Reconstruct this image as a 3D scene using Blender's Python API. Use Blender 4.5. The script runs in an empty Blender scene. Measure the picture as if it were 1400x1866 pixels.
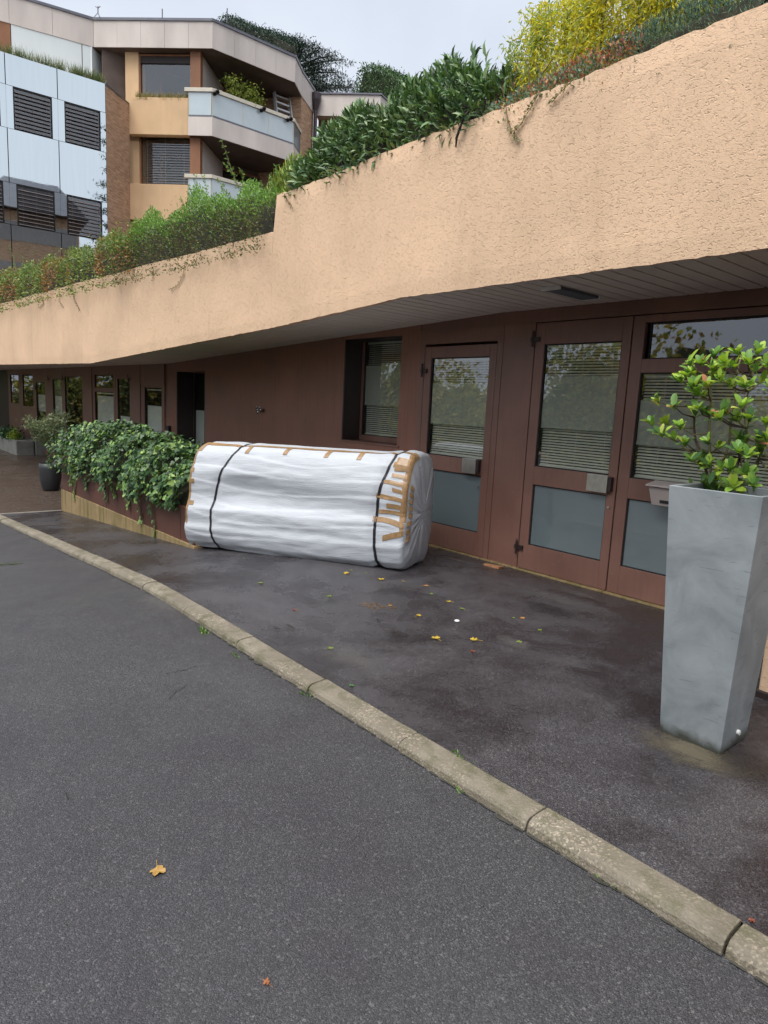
import bpy, math, random
import numpy as np
from mathutils import Vector, Matrix

random.seed(7)
rng = np.random.default_rng(7)
scn = bpy.context.scene
col = scn.collection

# ------------------------------------------------------------------ camera
CAM = Vector((0.0, 0.0, 1.6))
YAW, PITCH, ROLL, FPX = math.radians(49.4), math.radians(9.06), math.radians(2.785), 1215.0
_F = Vector((-math.sin(YAW)*math.cos(PITCH), math.cos(YAW)*math.cos(PITCH), -math.sin(PITCH)))
_R0 = Vector((math.cos(YAW), math.sin(YAW), 0.0))
_U0 = _R0.cross(_F)
_R = math.cos(ROLL)*_R0 + math.sin(ROLL)*_U0
_U = -math.sin(ROLL)*_R0 + math.cos(ROLL)*_U0
cam = bpy.data.cameras.new('camera')
cam.sensor_fit = 'VERTICAL'
cam.sensor_height = 36.0
cam.lens = FPX/1866.0*36.0
cam.clip_start = 0.05
cam.clip_end = 2000
camo = bpy.data.objects.new('camera', cam)
col.objects.link(camo)
camo.matrix_world = Matrix(((_R.x, _U.x, -_F.x, CAM.x), (_R.y, _U.y, -_F.y, CAM.y), (_R.z, _U.z, -_F.z, CAM.z), (0, 0, 0, 1)))
scn.camera = camo

# ------------------------------------------------------------------ sky, sun, exposure
SUN_EL, SUN_AZ = math.radians(65), math.radians(168)     # azimuth clockwise from +Y
w = bpy.data.worlds.new('World')
scn.world = w
w.use_nodes = True
nt = w.node_tree
nt.nodes.clear()
sky = nt.nodes.new('ShaderNodeTexSky')
sky.sky_type = 'NISHITA'
sky.sun_disc = False
sky.sun_elevation = SUN_EL
sky.sun_rotation = SUN_AZ
sky.air_density = 1.0
sky.dust_density = 3.0
hsv = nt.nodes.new('ShaderNodeHueSaturation')
hsv.inputs['Saturation'].default_value = 0.45
tc = nt.nodes.new('ShaderNodeTexCoord')
cn = nt.nodes.new('ShaderNodeTexNoise')
cn.inputs['Scale'].default_value = 1.6
cn.inputs['Detail'].default_value = 5
cn.inputs['Distortion'].default_value = 0.4
cr = nt.nodes.new('ShaderNodeValToRGB')
cr.color_ramp.elements[0].position = 0.3
cr.color_ramp.elements[0].color = (2.35, 2.62, 3.1, 1)
cr.color_ramp.elements[1].position = 0.75
cr.color_ramp.elements[1].color = (3.6, 3.8, 4.15, 1)
mx = nt.nodes.new('ShaderNodeMix')
mx.data_type = 'RGBA'
mx.inputs['Factor'].default_value = 0.93
bg = nt.nodes.new('ShaderNodeBackground')
bg.inputs['Strength'].default_value = 0.1
wo = nt.nodes.new('ShaderNodeOutputWorld')
nt.links.new(sky.outputs['Color'], hsv.inputs['Color'])
nt.links.new(tc.outputs['Generated'], cn.inputs['Vector'])
nt.links.new(cn.outputs['Fac'], cr.inputs['Fac'])
nt.links.new(hsv.outputs['Color'], mx.inputs['A'])
nt.links.new(cr.outputs['Color'], mx.inputs['B'])
nt.links.new(mx.outputs['Result'], bg.inputs['Color'])
nt.links.new(bg.outputs['Background'], wo.inputs['Surface'])
sl = bpy.data.lights.new('sun', 'SUN')
sl.energy = 1.5
sl.angle = math.radians(50)
sl.color = (1.0, 0.975, 0.94)
so = bpy.data.objects.new('sun', sl)
col.objects.link(so)
sd = Vector((math.sin(SUN_AZ)*math.cos(SUN_EL), math.cos(SUN_AZ)*math.cos(SUN_EL), math.sin(SUN_EL)))
so.rotation_euler = sd.to_track_quat('Z', 'Y').to_euler()
so.location = (0, -20, 30)
vs = scn.view_settings
vs.view_transform = 'Standard'
vs.look = 'None'
vs.exposure = 1.43
vs.gamma = 1.0
vs.use_curve_mapping = False
scn.cycles.use_adaptive_sampling = True
scn.cycles.adaptive_threshold = 0.02
scn.cycles.use_denoising = True
scn.cycles.max_bounces = 7
scn.cycles.diffuse_bounces = 3
scn.cycles.glossy_bounces = 4
scn.cycles.transparent_max_bounces = 10
scn.cycles.caustics_reflective = False
scn.cycles.caustics_refractive = False

# ------------------------------------------------------------------ measuring helpers
def ray(x, y):
    return _F + _R*((x-700)/FPX) - _U*((y-933)/FPX)
def at_y(x, y, Y):
    d = ray(x, y); return CAM + d*((Y-CAM.y)/d.y)
def at_z(x, y, Z):
    d = ray(x, y); return CAM + d*((Z-CAM.z)/d.z)
def g(x):
    """level of the pavement along the building: flat on the right, falling to the left"""
    t = -5.0 - x
    if t <= 0: return 0.0
    if t < 0.8: return -0.066*t*t/1.6
    return max(-0.066*(t-0.4), -0.46)
def at_g(x, y, dz=0.0):
    p = at_z(x, y, dz)
    for _ in range(12): p = at_z(x, y, g(p.x)+dz)
    return p

# ------------------------------------------------------------------ materials
def new_mat(name):
    m = bpy.data.materials.new(name)
    m.use_nodes = True
    n = m.node_tree
    b = n.nodes['Principled BSDF']
    return m, n, b
def N(n, typ, **kw):
    o = n.nodes.new(typ)
    for k, v in kw.items():
        if hasattr(o, k) and not isinstance(v, dict): setattr(o, k, v)
    return o
def coords(n, scale=(1, 1, 1), rot=(0, 0, 0), src='Object'):
    t = n.nodes.new('ShaderNodeTexCoord')
    mp = n.nodes.new('ShaderNodeMapping')
    mp.inputs['Scale'].default_value = scale
    mp.inputs['Rotation'].default_value = rot
    n.links.new(t.outputs[src], mp.inputs['Vector'])
    return mp.outputs['Vector']
def noise(n, vec, scale, detail=4, dist=0.0, rough=0.5):
    t = n.nodes.new('ShaderNodeTexNoise')
    t.inputs['Scale'].default_value = scale
    t.inputs['Detail'].default_value = detail
    t.inputs['Distortion'].default_value = dist
    t.inputs['Roughness'].default_value = rough
    if vec is not None: n.links.new(vec, t.inputs['Vector'])
    return t.outputs['Fac']
def voro(n, vec, scale, feature='F1', out='Distance', rnd=1.0):
    t = n.nodes.new('ShaderNodeTexVoronoi')
    t.feature = feature
    t.inputs['Scale'].default_value = scale
    t.inputs['Randomness'].default_value = rnd
    n.links.new(vec, t.inputs['Vector'])
    return t.outputs[out]
def ramp(n, fac, stops):
    r = n.nodes.new('ShaderNodeValToRGB')
    e = r.color_ramp.elements
    while len(e) < len(stops): e.new(0.5)
    for i, (p, c) in enumerate(stops):
        e[i].position = p
        e[i].color = (c, c, c, 1) if isinstance(c, (int, float)) else (*c, 1)
    n.links.new(fac, r.inputs['Fac'])
    return r.outputs['Color']
def mixc(n, a, b, fac, mode='MIX'):
    m = n.nodes.new('ShaderNodeMix')
    m.data_type = 'RGBA'
    m.blend_type = mode
    for k, v in (('A', a), ('B', b), ('Factor', fac)):
        if isinstance(v, (int, float)):
            m.inputs[k].default_value = v if k == 'Factor' else (v, v, v, 1)
        elif isinstance(v, tuple): m.inputs[k].default_value = (*v, 1)
        else: n.links.new(v, m.inputs[k])
    return m.outputs['Result']
def math2(n, op, a, b=None, c=None):
    m = n.nodes.new('ShaderNodeMath')
    m.operation = op
    for i, v in enumerate((a, b, c)):
        if v is None: continue
        if isinstance(v, (int, float)): m.inputs[i].default_value = v
        else: n.links.new(v, m.inputs[i])
    return m.outputs[0]
def bump(n, b, h, strength, dist):
    k = n.nodes.new('ShaderNodeBump')
    k.inputs['Strength'].default_value = strength
    k.inputs['Distance'].default_value = dist
    n.links.new(h, k.inputs['Height'])
    n.links.new(k.outputs['Normal'], b.inputs['Normal'])
    return k

def plain(name, c, rough=0.6, var=0.12, scale=6.0, metal=0.0, bumpd=0.0, bscale=60, spec=0.5, streak=False):
    m, n, b = new_mat(name)
    v = coords(n, (1, 1, 0.25) if streak else (1, 1, 1))
    f = noise(n, v, scale, 5)
    cc = mixc(n, tuple(x*(1-var) for x in c), tuple(min(1, x*(1+var)) for x in c), ramp(n, f, [(0.3, 0.0), (0.7, 1.0)]))
    n.links.new(cc, b.inputs['Base Color'])
    b.inputs['Roughness'].default_value = rough
    b.inputs['Metallic'].default_value = metal
    b.inputs['Specular IOR Level'].default_value = spec
    if bumpd:
        bump(n, b, noise(n, coords(n), bscale, 4), 0.7, bumpd)
    return m

M = {}
def asphalt(name, dark, light, agg, wet, tint, edge=(0.38, 0.62)):
    m, n, b = new_mat(name)
    v = coords(n)
    cell = voro(n, v, agg, out='Color')
    sep = n.nodes.new('ShaderNodeSeparateColor')
    n.links.new(cell, sep.inputs['Color'])
    d = voro(n, v, agg)
    base = mixc(n, dark, light, ramp(n, sep.outputs['Red'], [(0.0, 0.0), (0.6, 0.22), (0.9, 0.55), (1.0, 1.0)]))
    big_cell = voro(n, v, agg*0.6, out='Color')
    sep2 = n.nodes.new('ShaderNodeSeparateColor')
    n.links.new(big_cell, sep2.inputs['Color'])
    glint = ramp(n, sep2.outputs['Green'], [(0.978, 0.0), (0.992, 1.0)])
    base = mixc(n, base, (0.30, 0.29, 0.27), math2(n, 'MULTIPLY', glint, 0.38))
    big = noise(n, v, 0.75, 6, 0.8, 0.6)
    mid = noise(n, v, 3.1, 6, 0.3, 0.65)
    mot = math2(n, 'ADD', math2(n, 'MULTIPLY', big, 0.65), math2(n, 'MULTIPLY', mid, 0.35))
    base = mixc(n, base, mixc(n, base, tint, 1.0, 'MULTIPLY'), ramp(n, mot, [(edge[0], 0.0), (edge[1], 1.0)]))
    gap = ramp(n, d, [(0.0, 1.0), (0.55, 0.9), (0.95, 0.25)])
    base = mixc(n, base, gap, 1.0, 'MULTIPLY')
    n.links.new(base, b.inputs['Base Color'])
    r = ramp(n, mot, [(0.36, wet[0]), (0.64, wet[1])])
    n.links.new(r, b.inputs['Roughness'])
    b.inputs['Specular IOR Level'].default_value = 0.5
    fine = noise(n, v, agg*1.7, 3)
    h = math2(n, 'ADD', math2(n, 'MULTIPLY', d, -1.0), math2(n, 'MULTIPLY', fine, 0.5))
    h = math2(n, 'ADD', h, math2(n, 'MULTIPLY', sep.outputs['Blue'], 0.5))
    bump(n, b, h, 0.7, 0.0026)
    return m
M['road'] = asphalt('road_asphalt', (0.043, 0.043, 0.046), (0.15, 0.148, 0.152), 210, (0.34, 0.54), (0.70, 0.66, 0.70))
M['pavement'] = asphalt('pavement_asphalt', (0.046, 0.043, 0.047), (0.16, 0.148, 0.156), 190, (0.42, 0.13), (0.42, 0.37, 0.38), (0.43, 0.57))  # dry tone lightened to stand in for sky sheen; dark patches are wet
M['forecourt'] = asphalt('forecourt_concrete', (0.09, 0.068, 0.055), (0.19, 0.145, 0.12), 90, (0.16, 0.42), (0.6, 0.52, 0.48))

def kerb_mat():
    m, n, b = new_mat('kerb_concrete')
    v = coords(n)
    cell = voro(n, v, 130, out='Color')
    sep = n.nodes.new('ShaderNodeSeparateColor')
    n.links.new(cell, sep.inputs['Color'])
    big = noise(n, v, 2.3, 6, 0.4)
    base = mixc(n, (0.135, 0.114, 0.083), (0.225, 0.195, 0.147), ramp(n, big, [(0.35, 0.0), (0.65, 1.0)]))
    peb = mixc(n, (0.10, 0.08, 0.06), (0.46, 0.39, 0.29), sep.outputs['Green'])
    sel = math2(n, 'MULTIPLY', ramp(n, sep.outputs['Red'], [(0.55, 0.0), (0.7, 1.0)]), ramp(n, noise(n, v, 4.5, 4), [(0.4, 0.15), (0.6, 0.9)]))
    base = mixc(n, base, peb, sel)
    dirt = ramp(n, noise(n, v, 9, 6, 0.5), [(0.48, 0.0), (0.68, 0.8)])
    base = mixc(n, base, (0.10, 0.095, 0.05), dirt)
    n.links.new(base, b.inputs['Base Color'])
    b.inputs['Roughness'].default_value = 0.72
    h = math2(n, 'ADD', math2(n, 'MULTIPLY', voro(n, v, 95), -1.0), noise(n, v, 30, 5))
    bump(n, b, h, 0.6, 0.004)
    return m
M['kerb'] = kerb_mat()

def stucco(name, c, sc=1.0, depth=0.012, st=1.0):
    m, n, b = new_mat(name)
    v = coords(n, (1, 1, 1.7), (0, 0.30, 0))
    a = noise(n, v, 34*sc, 3, 1.1, 0.45)
    a2 = noise(n, v, 85*sc, 3, 0.8, 0.5)
    big = noise(n, coords(n), 1.1, 4, 0.2)
    ridge = ramp(n, a, [(0.33, 0.0), (0.415, 0.85), (0.46, 1.0), (0.62, 0.92)])
    r2 = ramp(n, a2, [(0.32, 0.0), (0.42, 1.0)])
    h = math2(n, 'ADD', ridge, math2(n, 'MULTIPLY', r2, 0.45))
    h = math2(n, 'ADD', h, math2(n, 'MULTIPLY', big, 1.2))
    bump(n, b, h, st, depth)
    st1 = noise(n, coords(n, (3, 3, 0.22)), 2.0, 6, 0.2, 0.6)
    cc = mixc(n, tuple(x*0.88 for x in c), tuple(x*1.06 for x in c), ramp(n, big, [(0.3, 0.0), (0.7, 1.0)]))
    cc = mixc(n, cc, tuple(x*y for x, y in zip(c, (0.74, 0.72, 0.68))), ramp(n, st1, [(0.53, 0.0), (0.80, 0.45)]))
    n.links.new(cc, b.inputs['Base Color'])
    b.inputs['Roughness'].default_value = 0.85
    b.inputs['Specular IOR Level'].default_value = 0.25
    return m
SAND = (0.845, 0.585, 0.385)
M['stucco'] = stucco('sand_stucco', SAND, 1.0, 0.009, 0.66)
M['render'] = stucco('far_render', (0.78, 0.53, 0.31), 1.6, 0.004, 0.5)

def painted(name, c, rough=0.42, wear=0.5):
    m, n, b = new_mat(name)
    v = coords(n)
    f = noise(n, v, 1.6, 6, 0.3)
    s = noise(n, coords(n, (9, 9, 0.5)), 3.0, 6, 0.2, 0.6)
    cc = mixc(n, tuple(x*0.80 for x in c), tuple(x*1.16 for x in c), ramp(n, f, [(0.3, 0.0), (0.7, 1.0)]))
    cc = mixc(n, cc, tuple(x*0.72 for x in c), math2(n, 'MULTIPLY', ramp(n, s, [(0.5, 0.0), (0.75, 1.0)]), wear))
    sp = ramp(n, noise(n, v, 34, 3), [(0.70, 0.0), (0.76, 0.6)])
    cc = mixc(n, cc, tuple(min(1, x*1.5+0.02) for x in c), sp)
    n.links.new(cc, b.inputs['Base Color'])
    n.links.new(ramp(n, f, [(0.3, rough*0.85), (0.7, rough*1.25)]), b.inputs['Roughness'])
    bump(n, b, noise(n, v, 90, 3), 0.25, 0.0012)
    return m
M['brown'] = painted('brown_paint', (0.225, 0.114, 0.086))
M['brown_wall'] = painted('brown_wall_paint', (0.275, 0.128, 0.088), 0.6, 0.7)
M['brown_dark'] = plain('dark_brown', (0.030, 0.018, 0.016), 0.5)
M['seal'] = plain('black_gap', (0.012, 0.011, 0.011), 0.7)
M['board'] = plain('soffit_board', (0.80, 0.72, 0.64), 0.6, 0.08, 2.0)
M['soffit_back'] = plain('soffit_gap', (0.05, 0.042, 0.038), 0.9)
M['lamp_grey'] = plain('lamp_grey', (0.85, 0.85, 0.82), 0.4)
M['steel'] = plain('brushed_steel', (0.62, 0.60, 0.53), 0.32, 0.1, 20, 0.9)
M['chrome'] = plain('tap_chrome', (0.55, 0.55, 0.54), 0.22, 0.1, 30, 1.0)
M['taupe'] = plain('letterbox_taupe', (0.42, 0.36, 0.33), 0.45, 0.05)
M['slat'] = plain('blind_slat', (0.84, 0.83, 0.76), 0.5, 0.06)
M['slat_light'] = plain('blind_head', (0.72, 0.71, 0.66), 0.45, 0.04)
M['slat_dark'] = plain('blind_slat_brown', (0.26, 0.21, 0.20), 0.4, 0.1)
M['dark_room'] = plain('dark_room', (0.035, 0.034, 0.032), 0.9)
M['soil'] = plain('soil', (0.045, 0.030, 0.020), 0.95, 0.4, 14, 0, 0.02, 25)
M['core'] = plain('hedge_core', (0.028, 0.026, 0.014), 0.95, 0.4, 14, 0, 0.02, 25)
M['bark'] = plain('bark', (0.085, 0.058, 0.040), 0.9, 0.3, 20, 0, 0.006, 40)
M['bark_green'] = plain('green_stem', (0.16, 0.15, 0.06), 0.7, 0.3, 20)
M['bark_dark'] = plain('dark_stem', (0.035, 0.024, 0.018), 0.8, 0.3, 20)
M['twine'] = plain('twig', (0.12, 0.075, 0.045), 0.8, 0.3, 20)

def glass(name, tint=(0.93, 0.94, 0.91), boost=1.5, wob=0.0):
    m, n, b = new_mat(name)
    n.nodes.remove(b)
    out = n.nodes['Material Output']
    tr = n.nodes.new('ShaderNodeBsdfTransparent'); tr.inputs['Color'].default_value = (*tint, 1)
    gl = n.nodes.new('ShaderNodeBsdfGlossy'); gl.inputs['Roughness'].default_value = 0.015
    gl.inputs['Color'].default_value = (0.95, 0.97, 1.0, 1)
    fr = n.nodes.new('ShaderNodeFresnel'); fr.inputs['IOR'].default_value = 1.52
    mxs = n.nodes.new('ShaderNodeMixShader')
    ge = n.nodes.new('ShaderNodeNewGeometry')      # the rear face of a pane adds no second reflection
    fac = math2(n, 'MULTIPLY', math2(n, 'MINIMUM', math2(n, 'MULTIPLY', fr.outputs[0], boost), 1.0), math2(n, 'SUBTRACT', 1.0, ge.outputs['Backfacing']))
    n.links.new(fac, mxs.inputs[0])
    n.links.new(tr.outputs[0], mxs.inputs[1]); n.links.new(gl.outputs[0], mxs.inputs[2])
    n.links.new(mxs.outputs[0], out.inputs['Surface'])
    if wob:
        k = n.nodes.new('ShaderNodeBump'); k.inputs['Strength'].default_value = 0.4; k.inputs['Distance'].default_value = wob
        n.links.new(noise(n, coords(n), 1.2, 2), k.inputs['Height'])
        n.links.new(k.outputs['Normal'], gl.inputs['Normal'])
    return m
M['glass'] = glass('window_glass', boost=3.4, wob=0.002)
M['glass_far'] = glass('far_glass', boost=0.9, wob=0.002)
M['glass_rail'] = glass('rail_glass', (0.72, 0.80, 0.80), 2.2)
def film_mat():
    m, n, b = new_mat('frosted_film')
    n.nodes.remove(b)
    out = n.nodes['Material Output']
    tr = n.nodes.new('ShaderNodeBsdfTransparent'); tr.inputs['Color'].default_value = (0.7, 0.74, 0.74, 1)
    df = n.nodes.new('ShaderNodeBsdfDiffuse'); df.inputs['Color'].default_value = (0.86, 0.88, 0.82, 1)
    mxs = n.nodes.new('ShaderNodeMixShader'); mxs.inputs[0].default_value = 0.52
    n.links.new(tr.outputs[0], mxs.inputs[1]); n.links.new(df.outputs[0], mxs.inputs[2])
    n.links.new(mxs.outputs[0], out.inputs['Surface'])
    return m
M['film'] = film_mat()
def frosted(name, c, rough=0.03):
    m, n, b = new_mat(name)
    v = coords(n)
    f = noise(n, v, 2.0, 5)
    n.links.new(mixc(n, tuple(x*0.85 for x in c), tuple(x*1.12 for x in c), f), b.inputs['Base Color'])
    b.inputs['Roughness'].default_value = 0.45
    b.inputs['Coat Weight'].default_value = 1.0
    b.inputs['Coat Roughness'].default_value = rough
    b.inputs['Coat IOR'].default_value = 2.0
    return m
M['frost'] = frosted('frosted_pane', (0.145, 0.185, 0.195))
M['film_solid'] = plain('pale_film', (0.80, 0.86, 0.88), 0.5, 0.08, 1.5)
M['rail_pane'] = frosted('rail_pane', (0.50, 0.58, 0.60))
M['frost_light'] = frosted('frosted_light', (0.24, 0.29, 0.31))
def mirror(name, c, mix=0.25):
    m, n, b = new_mat(name)
    v = coords(n)
    s = noise(n, coords(n, (4, 4, 0.3)), 2.5, 6, 0.2)
    n.links.new(mixc(n, tuple(x*0.9 for x in c), c, s), b.inputs['Base Color'])
    b.inputs['Metallic'].default_value = 1.0
    n.links.new(ramp(n, s, [(0.35, 0.005), (0.7, 0.035)]), b.inputs['Roughness'])
    k = bump(n, b, noise(n, v, 0.9, 2), 0.5, 0.002)
    return m
M['mirror'] = mirror('mirror_panel', (0.70, 0.76, 0.78))
M['white_panel'] = plain('white_glass_panel', (0.74, 0.79, 0.78), 0.25, 0.05, 1.5, streak=True)
M['concrete'] = plain('pale_concrete', (0.66, 0.585, 0.53), 0.8, 0.14, 1.4, bumpd=0.003, streak=True)
M['coping'] = plain('zinc_coping', (0.16, 0.16, 0.18), 0.4, 0.1, 4, 0.6)
M['wood'] = plain('brown_timber', (0.30, 0.13, 0.06), 0.6, 0.25, 2.5, bumpd=0.002, streak=True)
def rough_stone():
    m, n, b = new_mat('brown_stone_wall')
    v = coords(n, (1.2, 1.2, 7), (0.5, 0.45, 0))
    f = noise(n, v, 3.0, 6, 0.8, 0.65)
    cc = mixc(n, (0.30, 0.165, 0.095), (0.60, 0.39, 0.25), ramp(n, f, [(0.33, 0.0), (0.62, 1.0)]))
    n.links.new(cc, b.inputs['Base Color'])
    b.inputs['Roughness'].default_value = 0.85
    bump(n, b, f, 0.8, 0.02)
    return m
M['stone'] = rough_stone()
M['timber_diag'] = M['stone']
M['pipe'] = plain('dark_pipe', (0.06, 0.045, 0.05), 0.4, 0.1, 8, 0.3)
M['interior'] = plain('grey_interior', (0.12, 0.13, 0.15), 0.8)
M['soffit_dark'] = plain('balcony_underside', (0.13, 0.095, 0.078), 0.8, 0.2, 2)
M['railcap'] = plain('cream_rail', (0.66, 0.60, 0.49), 0.5, 0.06)
M['black_plastic'] = plain('black_plastic', (0.012, 0.012, 0.013), 0.35)
M['alu'] = plain('ladder_alu', (0.66, 0.65, 0.65), 0.4, 0.1, 10, 0.2)
M['white_line'] = plain('pale_strip', (0.30, 0.27, 0.235), 0.6, 0.2, 5)
def zinc():
    m, n, b = new_mat('grey_zinc')
    v = coords(n)
    f = noise(n, v, 3.2, 7, 0.7, 0.6)
    f2 = noise(n, v, 11, 6, 0.4, 0.6)
    cc = mixc(n, (0.175, 0.20, 0.212), (0.37, 0.40, 0.41), ramp(n, f, [(0.27, 0.0), (0.73, 1.0)]))
    cc = mixc(n, cc, (0.17, 0.185, 0.195), ramp(n, f2, [(0.58, 0.0), (0.80, 0.5)]))
    scr = ramp(n, noise(n, coords(n, (1, 1, 9), (0.3, 0.5, 0.2)), 7, 3, 0.6), [(0.66, 0.0), (0.70, 0.5)])
    cc = mixc(n, cc, (0.15, 0.165, 0.175), scr)
    t = n.nodes.new('ShaderNodeNewGeometry'); s = n.nodes.new('ShaderNodeSeparateXYZ')
    n.links.new(t.outputs['Position'], s.inputs[0])
    moss = math2(n, 'MULTIPLY', ramp(n, math2(n, 'ADD', s.outputs['Z'], math2(n, 'MULTIPLY', f2, 0.10)), [(0.065, 1.0), (0.12, 0.0)]), 0.9)
    cc = mixc(n, cc, (0.035, 0.036, 0.022), moss)
    n.links.new(cc, b.inputs['Base Color'])
    b.inputs['Roughness'].default_value = 0.55
    b.inputs['Metallic'].default_value = 0.15
    bump(n, b, f2, 0.3, 0.003)
    return m
M['zinc'] = zinc()
M['pot_dark'] = plain('anthracite_pot', (0.030, 0.032, 0.035), 0.45)
M['pot_concrete'] = plain('planter_block', (0.22, 0.22, 0.20), 0.8, 0.2, 4)
def planter_base():
    m, n, b = new_mat('mossy_concrete')
    v = coords(n)
    f = noise(n, v, 5, 7, 0.5, 0.6)
    s = noise(n, coords(n, (6, 6, 0.6)), 2, 5)
    cc = mixc(n, (0.24, 0.15, 0.065), (0.42, 0.31, 0.16), f)
    cc = mixc(n, cc, (0.13, 0.125, 0.03), ramp(n, s, [(0.45, 0.0), (0.65, 0.8)]))
    n.links.new(cc, b.inputs['Base Color'])
    b.inputs['Roughness'].default_value = 0.85
    bump(n, b, f, 0.5, 0.008)
    return m
M['moss_concrete'] = planter_base()
M['rust_panel'] = painted('rusty_brown_panel', (0.125, 0.052, 0.036), 0.6, 0.9)

def leaf_mat(name, trans=0.25, rough=0.42):
    m, n, b = new_mat(name)
    a = n.nodes.new('ShaderNodeAttribute'); a.attribute_name = 'col'
    n.links.new(a.outputs['Color'], b.inputs['Base Color'])
    b.inputs['Roughness'].default_value = rough
    b.inputs['Specular IOR Level'].default_value = 0.45
    t = n.nodes.new('ShaderNodeBsdfTranslucent')
    n.links.new(mixc(n, a.outputs['Color'], (1.0, 1.0, 0.5), 1.0, 'MULTIPLY'), t.inputs['Color'])
    ms = n.nodes.new('ShaderNodeMixShader'); ms.inputs[0].default_value = trans
    out = n.nodes['Material Output']
    n.links.new(b.outputs[0], ms.inputs[1]); n.links.new(t.outputs[0], ms.inputs[2])
    n.links.new(ms.outputs[0], out.inputs['Surface'])
    return m
M['leaf'] = leaf_mat('leaf', 0.3)
M['leaf_thin'] = leaf_mat('thin_leaf', 0.5)
M['leaf_gloss'] = leaf_mat('glossy_leaf', 0.15, 0.42)
M['needle'] = leaf_mat('needle', 0.1, 0.6)
M['litter'] = leaf_mat('fallen_leaf', 0.1, 0.5)
def wrap_mat():
    m, n, b = new_mat('white_foam_wrap')
    t = n.nodes.new('ShaderNodeUVMap'); t.uv_map = 'uv'
    mp = n.nodes.new('ShaderNodeMapping'); mp.inputs['Scale'].default_value = (1.6, 5.0, 1)
    n.links.new(t.outputs[0], mp.inputs['Vector'])
    wr = noise(n, mp.outputs['Vector'], 2.2, 6, 0.35, 0.55)
    mp2 = n.nodes.new('ShaderNodeMapping'); mp2.inputs['Scale'].default_value = (2.4, 34.0, 1); mp2.inputs['Rotation'].default_value = (0, 0, 0.05)
    n.links.new(t.outputs[0], mp2.inputs['Vector'])
    wr2 = noise(n, mp2.outputs['Vector'], 2.0, 5, 0.8, 0.6)
    h = math2(n, 'ADD', wr, math2(n, 'MULTIPLY', ramp(n, wr2, [(0.52, 0.0), (0.57, 1.0)]), 0.30))
    bump(n, b, h, 0.45, 0.007)
    cc = mixc(n, (0.455, 0.48, 0.515), (0.55, 0.57, 0.60), wr)
    n.links.new(cc, b.inputs['Base Color'])
    b.inputs['Roughness'].default_value = 0.48
    b.inputs['Specular IOR Level'].default_value = 0.4
    return m
M['wrap'] = wrap_mat()
M['grit'] = plain('joint_grit', (0.045, 0.042, 0.032), 0.95, 0.4, 20, 0, 0.004, 60)
M['tape'] = plain('brown_tape', (0.33, 0.20, 0.095), 0.28, 0.2, 30, bumpd=0.0008, bscale=60)
M['strap'] = plain('black_strap', (0.010, 0.010, 0.014), 0.5)
M['brick'] = plain('brick_fragment', (0.36, 0.17, 0.08), 0.85, 0.3, 20, bumpd=0.004)
M['white_bit'] = plain('white_paint', (0.78, 0.78, 0.76), 0.5)

def stain(name, c, rough=0.8, amax=0.8):
    """a dirt stain that thins out towards its edge"""
    m, n, b = new_mat(name)
    t = n.nodes.new('ShaderNodeUVMap'); t.uv_map = 'uv'
    ln = n.nodes.new('ShaderNodeVectorMath'); ln.operation = 'LENGTH'
    n.links.new(t.outputs[0], ln.inputs[0])
    nz = noise(n, coords(n), 9, 6, 0.5, 0.65)
    d = math2(n, 'ADD', ln.outputs['Value'], math2(n, 'MULTIPLY', math2(n, 'SUBTRACT', nz, 0.5), 1.3))
    al = ramp(n, d, [(0.2, amax), (0.85, 0.0)])
    n.links.new(mixc(n, tuple(x*.6 for x in c), c, noise(n, coords(n), 120, 3)), b.inputs['Base Color'])
    b.inputs['Roughness'].default_value = rough
    n.links.new(al, b.inputs['Alpha'])
    return m
M['stain_moss'] = stain('mossy_dirt', (0.135, 0.115, 0.075))
M['stain_pale'] = stain('pale_dust', (0.17, 0.16, 0.155), 0.6, 0.42)
M['stain_oil'] = stain('oil_stain', (0.018, 0.015, 0.014), 0.3, 0.5)
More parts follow.
